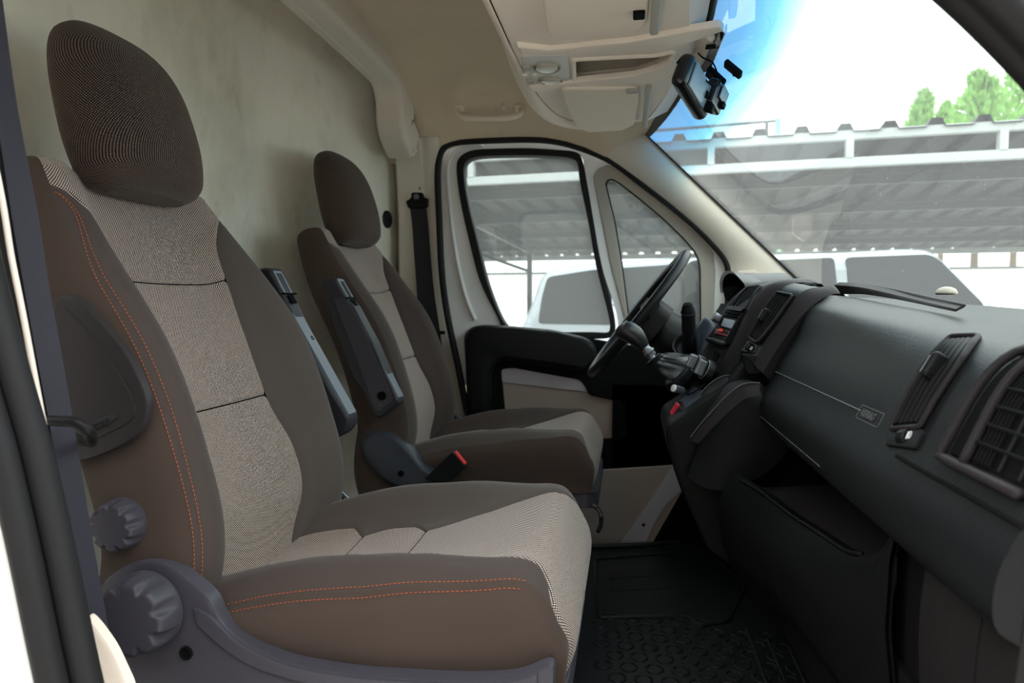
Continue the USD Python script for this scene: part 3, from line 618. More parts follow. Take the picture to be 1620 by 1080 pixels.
def pedestal(T, yc, m):
    put('seat_pedestal', rbox((.42, .40, .33), .02, (-.40, yc, .168)), 'matte_black', T, smooth=40)
    put('seat_rail', rbox((.46, .035, .035), .006, (-.38, yc - .2, .345)), 'black_plastic', T, smooth=40)
    put('seat_rail', rbox((.46, .035, .035), .006, (-.38, yc + .2, .345)), 'black_plastic', T, smooth=40)
    pan = [(-.68, yc - .235, .376), (-.10, yc - .235, .372), (-.075, yc - .20, .372), (-.075, yc + .20, .372), (-.10, yc + .235, .372), (-.68, yc + .235, .376)]
    put('seat_pan', plate(rpoly(pan, .03), (0, 0, 1), .045, .004), 'violet_grey_plastic', T, smooth=40)
pedestal(Tp, YP, 1); pedestal(Td, YD, -1)
put('height_lever', tube(spl([V(-.09, YD - .235, .34), V(-.07, YD - .24, .325), V(-.066, YD - .24, .29), V(-.075, YD - .24, .265)], 12), .006, 8), 'gloss_black', Td)

# inner side covers
o = [(570, 709), (571, 698), (580, 687), (593, 683), (608, 683), (622, 689), (638, 702), (656, 722), (669, 737), (684, 746), (690, 757), (683, 775), (650, 782), (627, 772), (608, 762), (590, 746), (576, 729)]
sc = put('side_cover', plate(spl(pY(o, 1.832), 90, True), (0, -1, 0), .045, .014), 'slate_dark', Td, smooth=50, label='slate grey plastic hinge cover')
c = aY(634, 749, 1.830); put('screw_recess', lathe([(.009, -.002), (.009, .0012), (.008, .002), (.0064, .001), (.006, -.0015)], c, (0, -1, 0), 20), 'void_black', sc)
inn = [V(-.70, YP + .262, .40), V(-.66, YP + .262, .47), V(-.58, YP + .262, .47), V(-.50, YP + .262, .43), V(-.35, YP + .262, .385), V(-.15, YP + .262, .375), V(-.15, YP + .262, .30), V(-.70, YP + .262, .30)]
put('side_cover', plate(rpoly(inn, .03), (0, 1, 0), .03, .006), 'slate_dark', Tp, smooth=40)
put('latch_bracket', plate(rpoly(pY([(520, 790), (531, 770), (560, 797), (575, 815), (560, 835), (520, 830)], 1.372), .008), (0, -1, 0), .012, .002), 'black_plastic', Tp)
for q in (((531, 771), (560, 798)), ((531, 785), (550, 803))):
    a, b = aY(*q[0], 1.37), aY(*q[1], 1.37); put('bracket_strip', tube([a, b], 1, sect=rpoly([(-.004, -.004), (.004, -.004), (.004, .004), (-.004, .004)], .0015, 3)), 'satin_metal', Tp)
# buckle on the far seat
a, b, c_, d = pY([(672, 757), (716, 714), (736, 738), (706, 770)], 1.815)
bk = put('belt_buckle', plate(rpoly([a, b, c_, d], .006), (0, -1, 0), .024, .004), 'black_plastic', Td, smooth=40)
ax = nrm((b + c_) / 2 - (a + d) / 2); mid = (b + c_) / 2 + V(0, .012, 0); ww = c_ - b
put('release_button', rbox((np.linalg.norm(ww) * .84, .016, .010), .003, mid + ax * .001, (nrm(ww), (0, 1, 0), nrm(np.cross(ww, (0, 1, 0))))), 'red_button', bk, label='red release button')

# armrests, folded up
def armrest(T, near_px, Y, wy, strip, grip, hook, dots, hole, big=None, panel=None, light='slate_plastic'):
    ar = put('armrest', plate(spl(pY(near_px, Y), 110, True) if big is None else rpoly(pY(near_px, Y), .012, 5), (0, -1, 0), wy, .007), 'dark_grey_plastic', T, smooth=45, label='folded grey plastic armrest')
    a, b = pY(strip, Y); fd = nrm(b - a); n = nrm(np.cross(fd, (0, 1, 0))); n = n if n[0] > 0 else -n
    w = V(0, 1, 0); mid = lambda t, s=.5: a + fd * t + w * (s * wy)
    L = np.linalg.norm(b - a)
    sp = rpoly([mid(0, .08) + n * .003, mid(L, .08) + n * .003, mid(L, .92) + n * .003, mid(0, .92) + n * .003], .004)
    put('armrest_underside', plate(sp, n, .008, .0015), light, ar, smooth=40, label='pale grey underside strip')
    for t, s, r in dots:
        put('screw_hole', lathe([(r, -.001), (r, .0008), (r * .7, .0011), (r * .6, -.0006)], mid(t, s) + n * .003, n, 14), 'void_black', ar)
    ga, gb = pY(grip, Y); gd = nrm(gb - ga); gn = nrm(np.cross(gd, (0, 1, 0))); gn = gn if gn[0] > 0 else -gn; gl = np.linalg.norm(gb - ga)
    at = lambda t, s, h=0: ga + gd * t + w * (s * wy) + gn * h
    fr = rpoly([at(0, .1, .003), at(gl, .1, .003), at(gl, .9, .003), at(0, .9, .003)], .006)
    hl = [at(.12 * gl, .26, .003), at(.94 * gl, .26, .003), at(.94 * gl, .74, .003), at(.12 * gl, .74, .003)]
    put('grip_frame', plate(fr, gn, .007, .001, holes=[rpoly(hl, .003)]), light, ar, smooth=40)
    for s in (.34, .45, .55, .66): put('grip_rib', rbox((gl * .72, wy * .055, .003), .0007, at(.53 * gl, s, -.001), (gd, w, gn)), 'dark_grey_plastic', ar)
    h1, h2 = pY(hook, Y); hd = nrm(h2 - h1); hn = nrm(np.cross(hd, (0, 1, 0))); hn = hn if hn[0] > 0 else -hn
    put('catch_recess', rbox((np.linalg.norm(h2 - h1), wy * .5, .004), .001, (h1 + h2) / 2 + w * wy * .5 + hn * .002, (hd, w, hn)), 'void_black', ar)
    put('strap_loop', tube([h1 - hd * .004 + hn * .004 + w * wy * s for s in (-.15, .05, .35, .65, .95, 1.1)], .0022, 8), 'matte_black', ar)
    return ar
armrest(Tp, [(403, 432), (412, 424), (426, 425), (437, 442), (450, 470), (478, 528), (528, 622), (551, 660), (550, 676), (538, 690), (520, 690), (470, 600), (425, 500)], 1.415, .05,
        [(453, 484), (550, 657)], [(428, 428), (447, 465)], [(449, 468), (456, 480)], [(.006, .3, .003), (.006, .72, .003), (.085, .62, .0055)], None)
ar = armrest(Td, [(505, 449), (510, 442), (529, 438), (547, 471), (559, 484), (591, 544), (613, 595), (632, 637), (601, 662), (590, 658), (573, 620), (555, 595), (538, 549), (520, 493)], 1.775, .05,
             [(557, 487), (629, 630)], [(531, 441), (549, 473)], [(550, 474), (557, 484)], [(.008, .3, .003), (.008, .72, .003), (.105, .6, .0055)], None, big=True)
pan = rpoly(pY([(527, 473), (547, 471), (575, 520), (606, 592), (622, 632), (601, 650), (594, 650), (576, 600), (545, 520)], 1.7735), .010, 5)
put('armrest_panel', plate(pan, (0, -1, 0), .004, .0015), 'violet_grey_plastic', ar, smooth=40)
c = aY(604, 626, 1.772); put('hinge_hole', lathe([(.0125, -.001), (.0125, .001), (.010, .0015), (.008, 0)], c, (0, -1, 0), 24), 'void_black', ar)
c = aY(601, 641, 1.772); put('rivet', lathe([(.002, -.001), (.002, .0008), (.001, .0014)], c, (0, -1, 0), 12), 'satin_metal', ar)
# far seat's outer hinge cover, just seen past the backrest
put('side_cover', plate(spl([V(-.72, YD + .285, .36), V(-.74, YD + .285, .46), V(-.68, YD + .285, .53), V(-.61, YD + .285, .50), V(-.50, YD + .285, .40), V(-.2, YD + .285, .37), V(-.12, YD + .285, .30), V(-.6, YD + .285, .27)], 60, True), (0, 1, 0), .03, .006), 'slate_dark', Td, smooth=40)

# ------------------------------------------------------------------ dashboard
DB = thing('dashboard', 'black dashboard with centre stack, vents and glove panel beneath the windscreen', 'dashboard', (.4, CY, .3))
def ruled(A, B, n=6, m=40, crown=0.0, cn=(-1, 0, .4)):
    A, B = resample(A, m), resample(B, m); cn = nrm(cn)
    return np.array([A * (1 - q) + B * q + cn * crown * 4 * q * (1 - q) for q in np.linspace(0, 1, n)])
def sheet(P, th, toward):
    """a ruled sheet with thickness th, its front turned toward the given point"""
    P = np.asarray(P); c = P.reshape(-1, 3).mean(0)
    d = np.cross(P[-1, 0] - P[0, -1], P[-1, -1] - P[0, 0]); d = nrm(d); d = d if d @ (np.asarray(toward) - c) > 0 else -d
    Q = P - d * th; m, n = P.shape[:2]
    return fixn(cat(grid(P), grid(Q, flip=True), grid([P[0], Q[0]]), grid([P[-1], Q[-1]], flip=True), grid([P[:, 0], Q[:, 0]], flip=True), grid([P[:, -1], Q[:, -1]])))
def solid(name, A, B, m_, th=.02, n=6, crown=0.0, parent=None, smooth=50, label=None, cn=(-1, 0, .4)):
    return put(name, sheet(ruled(A, B, n, 40, crown, cn), th, EYE), m_, parent or DB, smooth=smooth, label=label)
topz = lambda y: float(np.interp(y, [.55, .8, .95, 1.2, 1.44, 1.52], [.858, .868, .8776, .895, .915, .918]))
topx = lambda y: float(np.interp(y, [.55, .95, 1.2, 1.44, 1.52], [.445, .445, .444, .42, .41]))
def sect(y):
    tz, tx = topz(y), topx(y); f = lambda k: .834 + (tz - .834) * k
    return np.array([(.31, .640), (.283, .648), (.276, .664), (.280, .70), (.300, .741), (.323, .79), (.348, .834), (.371, f(.62)), (.396, f(.86)), (tx, f(1.0)), (tx + .008, f(1.0) - .004), (tx + .010, f(1.0) - .02)])
def surf(y, k):         # point of the glove panel's face, k: 0 lower edge to 1 upper edge
    p = spl(sect(y)[2:10], 60); i = k * 59; a = int(min(58, i)); q = p[a] + (p[a + 1] - p[a]) * (i - a); return V(q[0], y, q[1])
def surfz(y, z):
    p = spl(sect(y)[2:10], 60); return V(np.interp(z, p[:, 1], p[:, 0]), y, z)
ysec = np.linspace(1.505, .56, 40)
rows = [np.stack([np.array([q[0] for q in s]), np.full(len(s), y), np.array([q[1] for q in s])], 1) for y in ysec for s in [spl(sect(y), 50)]]
put('glove_panel', sheet(np.array(rows), .03, EYE + V(0, 1.2, 0)), 'dash_black', DB, smooth=50, label='grained black passenger panel')
# fine seam and moulded word
seam = np.array([surfz(y, .7575) + V(-.0004, 0, .0002) for y in np.linspace(1.495, .965, 40)])
put('panel_seam', tube(seam, .0011, 6), 'grey_print', DB, smooth=True)
low = np.array([surfz(y, .667) + V(-.0006, 0, -.001) for y in np.linspace(1.49, 1.03, 30)])
put('panel_seam', tube(low, .0009, 6), 'grey_print', DB, smooth=True)
a, b = surfz(.965, .757), surfz(.90, .757); up_ = surfz(.93, .765) - surfz(.93, .748)
put('panel_lettering', text_on('AIRBAG', .0095, surfz(.9335, .757) + V(-.0006, 0, .0003), b - a, up_), 'grey_print', DB, smooth=False)
bxp = [surfz(.972, .765), surfz(.892, .765), surfz(.892, .748), surfz(.972, .748)]
put('panel_lettering', tube(rpoly(np.array(bxp), .003, 3), .0006, 5, closed=True), 'grey_print', DB)
# dash top: tray up to the glass, deeper core and rear edge strip
tray = []
for y in np.linspace(.60, 2.50, 40):
    tz = topz(min(y, 1.5)) if y < 1.5 else .918; e = edge(1.20); tray.append([V(topx(min(y, 1.5)) + .010, y, tz - .012), V(.50, y, tz - .006), V(.60, y, tz - .012), V(e[0] + bulge(y) - bulge(2.5) + .01, y, min(tz - .02, .885))])
put('dash_top', sheet(np.array(tray), .02, EYE + V(0, 1.5, 5)), 'dash_black', DB, smooth=50)
put('dash_core', box((.47, .64, .30), (.84, 2.50, .84)), 'void_black', DB)
SU, SL = [(1319, 451, 1.5), (1343, 452, 1.45), (1367, 455, 1.38), (1440, 470, 1.2), (1480, 480, 1.1), (1515, 490.5, 1.0)], [(1330, 465, 1.5), (1345, 465, 1.45), (1367, 465.5, 1.38), (1432, 476, 1.2), (1472, 484.5, 1.1), (1512, 493, 1.0)]
cu = lambda L, dy=0: np.array([aY(x, y, Y + dy) for x, y, Y in L])
solid('top_strip', spl(cu(SU), 40), spl(cu(SL), 40), 'dash_brown', .012, crown=.003, cn=(-.3, 0, 1))
dom = lathe([(.020, 0), (.021, .004), (.017, .010), (.009, .0135), (.001, .0145)], aY(1440, 466, 1.34), (0, .0, 1), 24)
dom.vertices[:, 0] = (dom.vertices[:, 0] - dom.vertices[:, 0].mean()) * .8 + dom.vertices[:, 0].mean() + .06
put('sensor_dome', dom, 'greige_plastic', DB, smooth=True, label='small pale oval dome on the dash top')

def vent(L, R, nsl, knob_at, frame_m='dash_brown', wheel=None, name='air_vent', fr=.0032, lab=None):
    """L, R: the two long edges (top to bottom), slats run along them"""
    L, R = resample(spl(L, 40), 40), resample(spl(R, 40), 40); across = nrm((R - L).mean(0)); along = nrm((L[-1] - L[0])); nrm_ = nrm(np.cross(across, along)); nrm_ = nrm_ if nrm_ @ (EYE + V(0, .6, 0) - L.mean(0)) > 0 else -nrm_
    fl = sheet(np.array([L * (1 - q) + R * q + nrm_ * .0015 for q in np.linspace(0, 1, 5)]), .004, EYE)
    v = put(name, fl, 'void_black', DB, label=lab)
    loop = np.vstack([L, R[::-1]]) + nrm_ * .004
    put('vent_frame', tube(rpoly(loop[[0, 8, 16, 24, 32, 39, 40, 47, 55, 63, 71, 79]], .006, 4), fr, 8, closed=True), frame_m, v, smooth=True)
    for i in range(nsl):
        q = (i + .5) / nsl; p = L * (1 - q) + R * q; w = np.linalg.norm(R[20] - L[20]) / nsl
        t = np.gradient(p, axis=0); t /= np.linalg.norm(t, axis=1, keepdims=True)
        put('slat', sheet(np.array([p[2:-2] + nrm_ * .0058 - across * w * .12, p[2:-2] + nrm_ * .0035 + across * w * .20]), .0012, EYE), 'black_plastic', v, smooth=False)
    q, k = knob_at; i = int(k * 39); c = L[i] * (1 - q) + R[i] * q + nrm_ * .008; W = np.linalg.norm(R[i] - L[i])
    kd = nrm(L[min(i + 2, 39)] - L[i - 2])
    kb = put('vent_knob', rbox((.032, .012, .020), .0055, c, (kd, across, nrm_), sub=2), 'black_plastic', v, smooth=50)
    put('knob_inlay', rbox((.022, .0018, .010), .0008, c - across * .0062 + nrm_ * .004, (kd, across, nrm_)), 'satin_metal', kb, smooth=40)
    if wheel is not None:
        hp, ctr = wheel; hp = np.array(hp); hn_ = nrm(np.cross(hp[1] - hp[0], hp[3] - hp[0])); hn_ = hn_ if hn_ @ (EYE - hp.mean(0)) > 0 else -hn_
        h = put('wheel_housing', plate(rpoly(hp + hn_ * .004, .004), hn_, .006, .002), 'dash_black', v, smooth=40)
        c = ctr + hn_ * .004; ac_ = nrm(across - hn_ * (across @ hn_)); al = np.cross(hn_, ac_)
        put('thumb_wheel', lathe([(.009, -.008), (.0105, -.007), (.0105, .007), (.009, .008)], c - hn_ * .005, ac_, 20, lambda th, r, hh: r * (1 - .06 * (np.sin(10 * th) > 0))), 'black_plastic', h, smooth=30)
        put('wheel_mark', rbox((.0022, .008, .001), .0004, c - ac_ * .0115 + hn_ * .0006, (ac_, al, hn_)), 'white_print', h)
        put('wheel_mark', rbox((.0026, .009, .001), .0004, c + ac_ * .0105 + hn_ * .0006, (ac_, al, hn_)), 'white_print', h)
        oo = np.array([c + ac_ * (.0160 + .0022 * math.cos(x)) + al * .0042 * math.sin(x) + hn_ * .0008 for x in np.linspace(0, 2 * np.pi, 16, endpoint=False)])
        put('wheel_mark', tube(oo, .0006, 5, closed=True), 'white_print', h)
    return v
on = lambda L: np.array([surf_px(x, y) for x, y in L])
def surf_px(px, py):    # where the pixel's ray meets the glove panel's face
    r = ray(px, py); t = np.linspace(.4, 1.7, 1500); p = EYE + r * t[:, None]
    f = [q[0] - surfz(q[1], q[2])[0] if .66 < q[2] < topz(q[1]) and .5 < q[1] < 1.52 else -1 for q in p]
    k = next((i for i in range(len(f)) if f[i] >= 0), None)
    return p[k] if k is not None else aX(px, py, .33)
vent(on([(1509, 534), (1490, 551), (1472, 573), (1454, 601), (1438, 630), (1424, 658), (1413, 681)]), on([(1554, 533), (1538, 556), (1523, 579), (1509, 599), (1495, 619), (1477, 649), (1461, 678)]), 6, (.5, .47), wheel=(on([(1411, 689), (1416, 681), (1462, 679), (1466, 685), (1452, 712), (1404, 706)])[[0, 2, 3, 4, 5]], surf_px(1434, 692)), lab='long slatted vent beside the glove panel')
# ---- centre stack: curves traced down the rear faces, each at its own station across the cab
C_r = cu([(1335, 465, 1.5), (1319, 465, 1.5), (1294, 477, 1.5), (1268, 500, 1.5), (1242, 534, 1.5), (1222, 564, 1.5), (1207, 590, 1.5)])
C_l = cu([(1319, 451, 1.535), (1296, 454, 1.535), (1276, 458, 1.535), (1260, 470, 1.535), (1240, 498, 1.535), (1217, 530, 1.535), (1202, 552, 1.535), (1190, 572, 1.535)])
V_r = cu([(1256, 468, 1.538), (1237, 495, 1.538), (1214, 526, 1.538), (1199, 543, 1.538)])
V_l = cu([(1231, 463, 1.60), (1215, 483, 1.60), (1200, 508, 1.60), (1186, 534, 1.60)])
B_r = cu([(1300, 449, 1.61), (1262, 447, 1.61), (1243, 452, 1.61), (1230, 461, 1.61), (1212, 483, 1.61), (1196, 508, 1.61), (1182, 537, 1.61), (1172, 560, 1.61), (1168, 594, 1.61)])
B_l = cu([(1280, 440, 1.65), (1255, 440.5, 1.65), (1233, 443, 1.65), (1218, 448, 1.65), (1207, 456, 1.65), (1189, 478, 1.65), (1171, 512, 1.65), (1158, 540, 1.65), (1144, 567, 1.65), (1130, 602, 1.65)])
A_i = cu([(1235, 447, 1.77), (1207, 450, 1.77), (1190, 454, 1.77), (1180, 461, 1.77), (1167, 477, 1.77), (1153, 496, 1.77), (1137, 526, 1.77), (1128, 545, 1.77), (1113, 573, 1.77), (1098, 600, 1.77)])
A_o = cu([(1235, 442, 1.80), (1203, 445, 1.80), (1185, 450, 1.80), (1167, 464, 1.80), (1152, 479, 1.80), (1144, 493, 1.80), (1133, 515, 1.80), (1122, 540, 1.80), (1107, 568, 1.80), (1092, 596, 1.80)])
s60 = lambda p: spl(p, 60)
solid('stack_hoop', s60(C_l), s60(C_r), 'dash_brown', .05, crown=.004, label='curved brown black rim right of the slatted vent')
solid('stack_hoop', s60(B_l), s60(B_r), 'dash_brown', .05, crown=.006)
solid('stack_hoop', s60(A_o), s60(A_i), 'dash_brown', .05, crown=.003)
solid('vent_bay', s60(B_r)[10:], s60(np.vstack([C_l[1:], cu([(1178, 592, 1.535)])])), 'dash_black', .04)
vent(V_l, V_r, 6, (.42, .52), wheel=(cu([(1184, 538, 1.60), (1203, 546, 1.545), (1199, 562, 1.545), (1172, 556, 1.60)]), aY(1187, 550, 1.575)), lab='slatted vent on the centre stack')
solid('stack_face', s60(A_i), s60(B_l)[4:], 'black_plastic', .03, label='dark face of the centre stack')
FA, FB = s60(A_i), s60(B_l)[4:]
def face(px, py, off=0.0):      # pixel on the stack's face
    P = ruled(FA, FB, 9, 60); pr = proj(P.reshape(-1, 3)); k = np.argsort(np.hypot(pr[:, 0] - px, pr[:, 1] - py))[:3]
    c = P.reshape(-1, 3)[k].mean(0); return aP(px, py, c + SN * off, SN)
SN = nrm(np.cross(FB[30] - FA[30], FA[36] - FA[24])); SN = SN if SN[0] < 0 else -SN
def fplate(name, px, m_, th=.006, off=.005, bev=.001, parent=None, r=.003, **k):
    o_ = np.array([face(x, y) for x, y in px]); c = o_.mean(0); o_ = o_ - np.outer((o_ - c) @ SN, SN) + SN * off
    return put(name, plate(rpoly(o_, r), SN, th, bev), m_, parent or DB, smooth=40, **k)
fplate('tray_recess', [(1163, 486), (1175, 470), (1187, 458), (1203, 455), (1181, 489)], 'void_black', .003, .003)
tr = rpoly(np.array([face(x, y) + SN * .006 for x, y in [(1160, 487), (1174, 468), (1186, 456), (1207, 453), (1195, 468), (1183, 491)]]), .006, 4)
put('tray_rim', tube(tr, .0028, 6, closed=True), 'dash_black', DB, smooth=True)
rd = fplate('radio', [(1158, 487), (1182, 490), (1169, 514), (1154, 545), (1124, 538), (1140, 513)], 'dash_low', .02, .008, label='car radio with red lit display')
fplate('radio_strip', [(1158, 487), (1181, 490), (1178, 496), (1154, 493)], 'dash_black', .004, .012, parent=rd)
fplate('radio_slot', [(1153, 495), (1175, 498), (1173, 501), (1151, 498)], 'void_black', .002, .010, parent=rd, r=.001)
fplate('radio_slot', [(1150, 500), (1172, 503), (1170, 505), (1148, 502)], 'void_black', .002, .010, parent=rd, r=.001)
fplate('radio_button_panel', [(1151, 506), (1168, 510), (1163, 524), (1147, 519)], 'grey_glass', .004, .012, parent=rd)
fplate('radio_display', [(1138, 522), (1160, 527), (1157, 537), (1133, 532)], 'gloss_black', .003, .011, parent=rd, r=.001)
fplate('display_light', [(1138, 528), (1158, 534), (1157, 536), (1137, 530)], 'red_glow', .002, .013, parent=rd, r=.0005)
fplate('display_light', [(1145, 523), (1151, 524.5), (1149, 529), (1143, 527.5)], 'orange_glow', .002, .0135, parent=rd, r=.0008)
c = face(1143, 508) + SN * .008; put('radio_knob', rcyl(c, c + SN * .018, .012), 'satin_metal', rd, smooth=40)
lipA, lipB = face(1125, 540) + SN * .01, face(1153, 548) + SN * .01
put('tray_lip', tube(np.array([lipA, (lipA + lipB) / 2 + SN * .006, lipB]), .006, 8), 'dash_black', DB, smooth=True)
hv = fplate('heater_panel', [(1124, 545), (1150, 551), (1137, 590), (1128, 604), (1098, 596), (1110, 568)], 'dash_low', .01, .006)
fplate('heater_slot', [(1134, 556), (1141, 561), (1136, 575), (1131, 572)], 'void_black', .002, .008, parent=hv)
for (bx, by, bY), rr in (((1110, 578, 1.67), .022), ((1124, 588, 1.64), .025)):
    c = aY(bx, by, bY); ax = nrm(SN + V(-.25, -.1, 0))
    kb = put('heater_dial', lathe([(rr, 0), (rr, .010), (rr * .93, .014), (rr * .86, .015)], c, ax, 36, lambda th, r, hh: r * (1 - .02 * (np.sin(18 * th) > 0))), 'dash_black', DB, smooth=30)
    put('dial_ring', tube(np.array([c + ax * .0155 + rr * .9 * (math.cos(x) * frame(ax)[0] + math.sin(x) * frame(ax)[1]) for x in np.linspace(0, 2 * np.pi, 32, endpoint=False)]), .0013, 6, closed=True), 'satin_metal', kb, smooth=True)
    put('dial_grip', rbox((rr * 1.5, .012, .022), .004, c + ax * .025, (frame(ax)[1], frame(ax)[0], ax), sub=2), 'satin_metal', kb, smooth=50)
    put('dial_pointer', rbox((rr * 1.4, .003, .019), .001, c + ax * .0255 - frame(ax)[0] * .005, (frame(ax)[1], frame(ax)[0], ax)), 'satin_metal', kb)
# ---- lower console: swept "ears" and grained body
arc1 = cu([(1168, 594, 1.61), (1150, 595, 1.61), (1133, 602, 1.615), (1117, 615, 1.62), (1100, 634, 1.63), (1083, 657, 1.65), (1068, 680, 1.66)])
arc2 = cu([(1204, 607, 1.50), (1184, 607, 1.505), (1167, 614, 1.51), (1144, 634, 1.52), (1120, 660, 1.53), (1103, 680, 1.54), (1090, 698, 1.55)])
arc3 = cu([(1205, 626, 1.49), (1187, 628, 1.49), (1175, 633, 1.495), (1160, 645, 1.50), (1144, 660, 1.505), (1124, 680, 1.515), (1105, 702, 1.53)])
arc4 = cu([(1262, 690, 1.485), (1235, 728, 1.485), (1205, 752, 1.485), (1170, 768, 1.485), (1140, 775, 1.49), (1112, 770, 1.50), (1085, 752, 1.52)])
solid('console_ear', spl(arc1, 50), spl(arc2, 50), 'dash_brown', .02, crown=.004)
solid('console_rim', spl(arc2, 50), spl(arc3, 50), 'dash_brown', .02, crown=.004)
solid('console_side', spl(arc3, 50), spl(arc4, 50), 'dash_low', .02)
put('ear_edge', tube(spl(arc1, 50) + V(-.002, -.001, .002), .0016, 6), 'grey_print', DB, smooth=True)
put('ear_edge', tube(spl(arc2, 50) + V(-.002, -.001, .002), .0014, 6), 'grey_print', DB, smooth=True)
prof = [(.094, .632), (.088, .605), (.10, .55), (.12, .49), (.15, .42), (.185, .345), (.25, .31), (.5, .31), (.5, .88), (.40, .90), (.33, .86), (.27, .79), (.225, .73), (.17, .685)]
pr3 = rpoly(np.array([(x, 1.545, z) for x, z in prof]), .02, 4)
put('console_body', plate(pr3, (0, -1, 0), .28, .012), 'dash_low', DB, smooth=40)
# lower fascia with the open storage bin
lip = cu([(1158, 750, 1.45), (1175, 762, 1.42), (1199, 776, 1.37), (1247, 813, 1.25), (1296, 845, 1.11), (1336, 872, 1.0), (1360, 878, .93), (1380, 876, .885), (1398, 864, .85), (1414, 835, .82), (1432, 791, .80), (1444, 752, .79)])
L60 = resample(spl(lip, 80), 60)
und = np.array([p * V(0, 1, 0) + V(x, 0, z) for p, x, z in zip(L60, np.interp(L60[:, 1], [.79, 1.0, 1.2, 1.45], [.33, .30, .275, .235]), np.interp(L60[:, 1], [.79, 1.0, 1.2, 1.45], [.33, .36, .365, .33]))])
midl = (L60 + und) / 2 + V(-.035, 0, .02)
rows = np.array([L60 + V(.018, 0, -.004), L60 + V(.009, 0, .003), L60, L60 * .8 + midl * .2 + V(-.006, 0, 0), L60 * .45 + midl * .55 + V(-.008, 0, 0), midl, midl * .5 + und * .5 + V(-.012, 0, 0), und, und + V(.2, 0, -.01)])
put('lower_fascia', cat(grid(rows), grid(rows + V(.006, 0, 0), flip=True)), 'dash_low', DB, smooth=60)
put('bin_lip', tube(L60[2:44] + V(0, 0, .002), .0032, 8), 'dash_black', DB, smooth=True)
put('bin_floor', plate([V(.25, 1.50, .50), V(.315, .80, .55), V(.48, .80, .535), V(.48, 1.50, .49)], (-.1, 0, 1), .01), 'bin_mat', DB, label='grey felt floor of the storage bin')
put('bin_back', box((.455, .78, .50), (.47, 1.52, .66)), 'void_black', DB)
put('bin_side', box((.31, .765, .36), (.47, .79, .655)), 'dash_low', DB)
put('fascia_end', rbox((.03, .16, .42), .008, (.322, .755, .51)), 'dash_low', DB, smooth=40)
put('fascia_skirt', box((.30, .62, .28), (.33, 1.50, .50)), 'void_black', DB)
# near end of the dash: tall grille, end column
gr = put('end_grille', sheet(np.array([[surfz(y, z) + V(-.002, 0, .001) for z in np.linspace(.757, .857, 20)] for y in np.linspace(.708, .575, 6)]), .003, EYE), 'void_black', DB, label='tall end grille with vertical bars')
gl = np.vstack([[surfz(.712, z) + V(-.006, 0, .003) for z in np.linspace(.858, .75, 16)], [surfz(y, .75) + V(-.006, 0, .003) for y in np.linspace(.70, .575, 8)]])
put('vent_frame', tube(gl, .0048, 8), 'dash_brown', gr, smooth=True)
put('grille_bar', tube(np.array([surfz(.676 - .008 * k, .858 - .104 * k) + V(-.006, 0, .003) for k in np.linspace(0, 1, 14)]), .0048, 8), 'dash_brown', gr, smooth=True)
for k, y0 in enumerate((.663, .657, .651, .645, .639)):
    put('slat', tube(np.array([surfz(y0 - .008 * q, .853 - .094 * q) + V(-.0055, 0, .003) for q in np.linspace(0, 1, 10)]), .0011, 5), 'matte_black', gr)
for k, z in enumerate((.838, .822, .806, .790, .774)):
    put('cross_rib', tube(np.array([surfz(y, z) + V(-.0065, 0, .003) for y in np.linspace(.664, .575, 6)]), .0017, 5), 'matte_black', gr)
for y0 in (.622, .592):
    put('slat', tube(np.array([surfz(y0 - .008 * q, .853 - .094 * q) + V(-.006, 0, .003) for q in np.linspace(0, 1, 10)]), .0013, 5), 'black_plastic', gr)
eL = np.array([V(.300, .712, .728), V(.296, .712, .70), V(.290, .712, .64), V(.286, .712, .59), V(.290, .712, .50), V(.30, .712, .40)])
eR = eL * V(1, 0, 1) + V(.001, .607, 0); eR2 = eL * V(1, 0, 1) + V(.006, .56, -.004)
solid('end_column', spl(eL, 30), spl(eR, 30), 'column_brown', .03, crown=.004, label='brown black end column of the dash')
solid('end_column', spl(eR - V(0, .003, 0), 30), spl(eR2, 30), 'column_brown', .03)
put('column_seam', tube(np.array([surfz(y, .7335) + V(-.003, 0, 0) for y in np.linspace(.80, .56, 12)]), .0022, 6), 'void_black', DB)
put('dash_end', box((.345, .60, .30), (.60, .64, .84)), 'matte_black', DB)
# driver's side: far dash block, instrument hood, far vent, column shroud
far = [(1100, 1, 1)]
fp = rpoly(np.array([(x, 1.80, z) for x, z in [(.25, .60), (.24, .74), (.27, .82), (.32, .875), (.38, .893), (.62, .885), (.62, .50), (.30, .50)]]), .03, 5)
put('driver_panel', plate(fp, (0, -1, 0), -.70, 0), 'dash_black', DB, smooth=40) if False else put('driver_panel', plate(fp + V(0, 0, 0), (0, -1, 0), .70, .004), 'dash_black', DB, smooth=40)
front = spl(cu([(1180, 462, 1.93), (1178, 451, 1.94), (1170, 440, 1.98), (1161, 431, 2.04), (1152, 428, 2.12), (1145, 431, 2.20), (1140, 439, 2.28), (1138.5, 451, 2.32), (1140, 463, 2.32)]), 40)
back = front * V(0, 1, 1) + V(.56, 0, 0); back[:, 2] = .88 + (back[:, 2] - back[:, 2].min()) * .35
rows = np.array([front * (1 - q) + back * q + V(0, 0, .012 * math.sin(math.pi * q)) for q in np.linspace(0, 1, 10)])
inner = front + (V(.32, 2.12, .92) - front) * .10
put('instrument_hood', cat(grid(rows), grid([inner + V(.004, 0, 0), front], flip=False), grid(np.array([inner + V(.004, 0, 0), inner * V(0, 1, 1) + V(.45, 0, 0)]))), 'dash_black', DB, smooth=60, label='black arched hood over the instruments')
put('instrument_face', plate(inner[::3] * V(0, 1, 1) + V(.44, 0, 0), (-1, 0, 0), .01), 'void_black', DB)
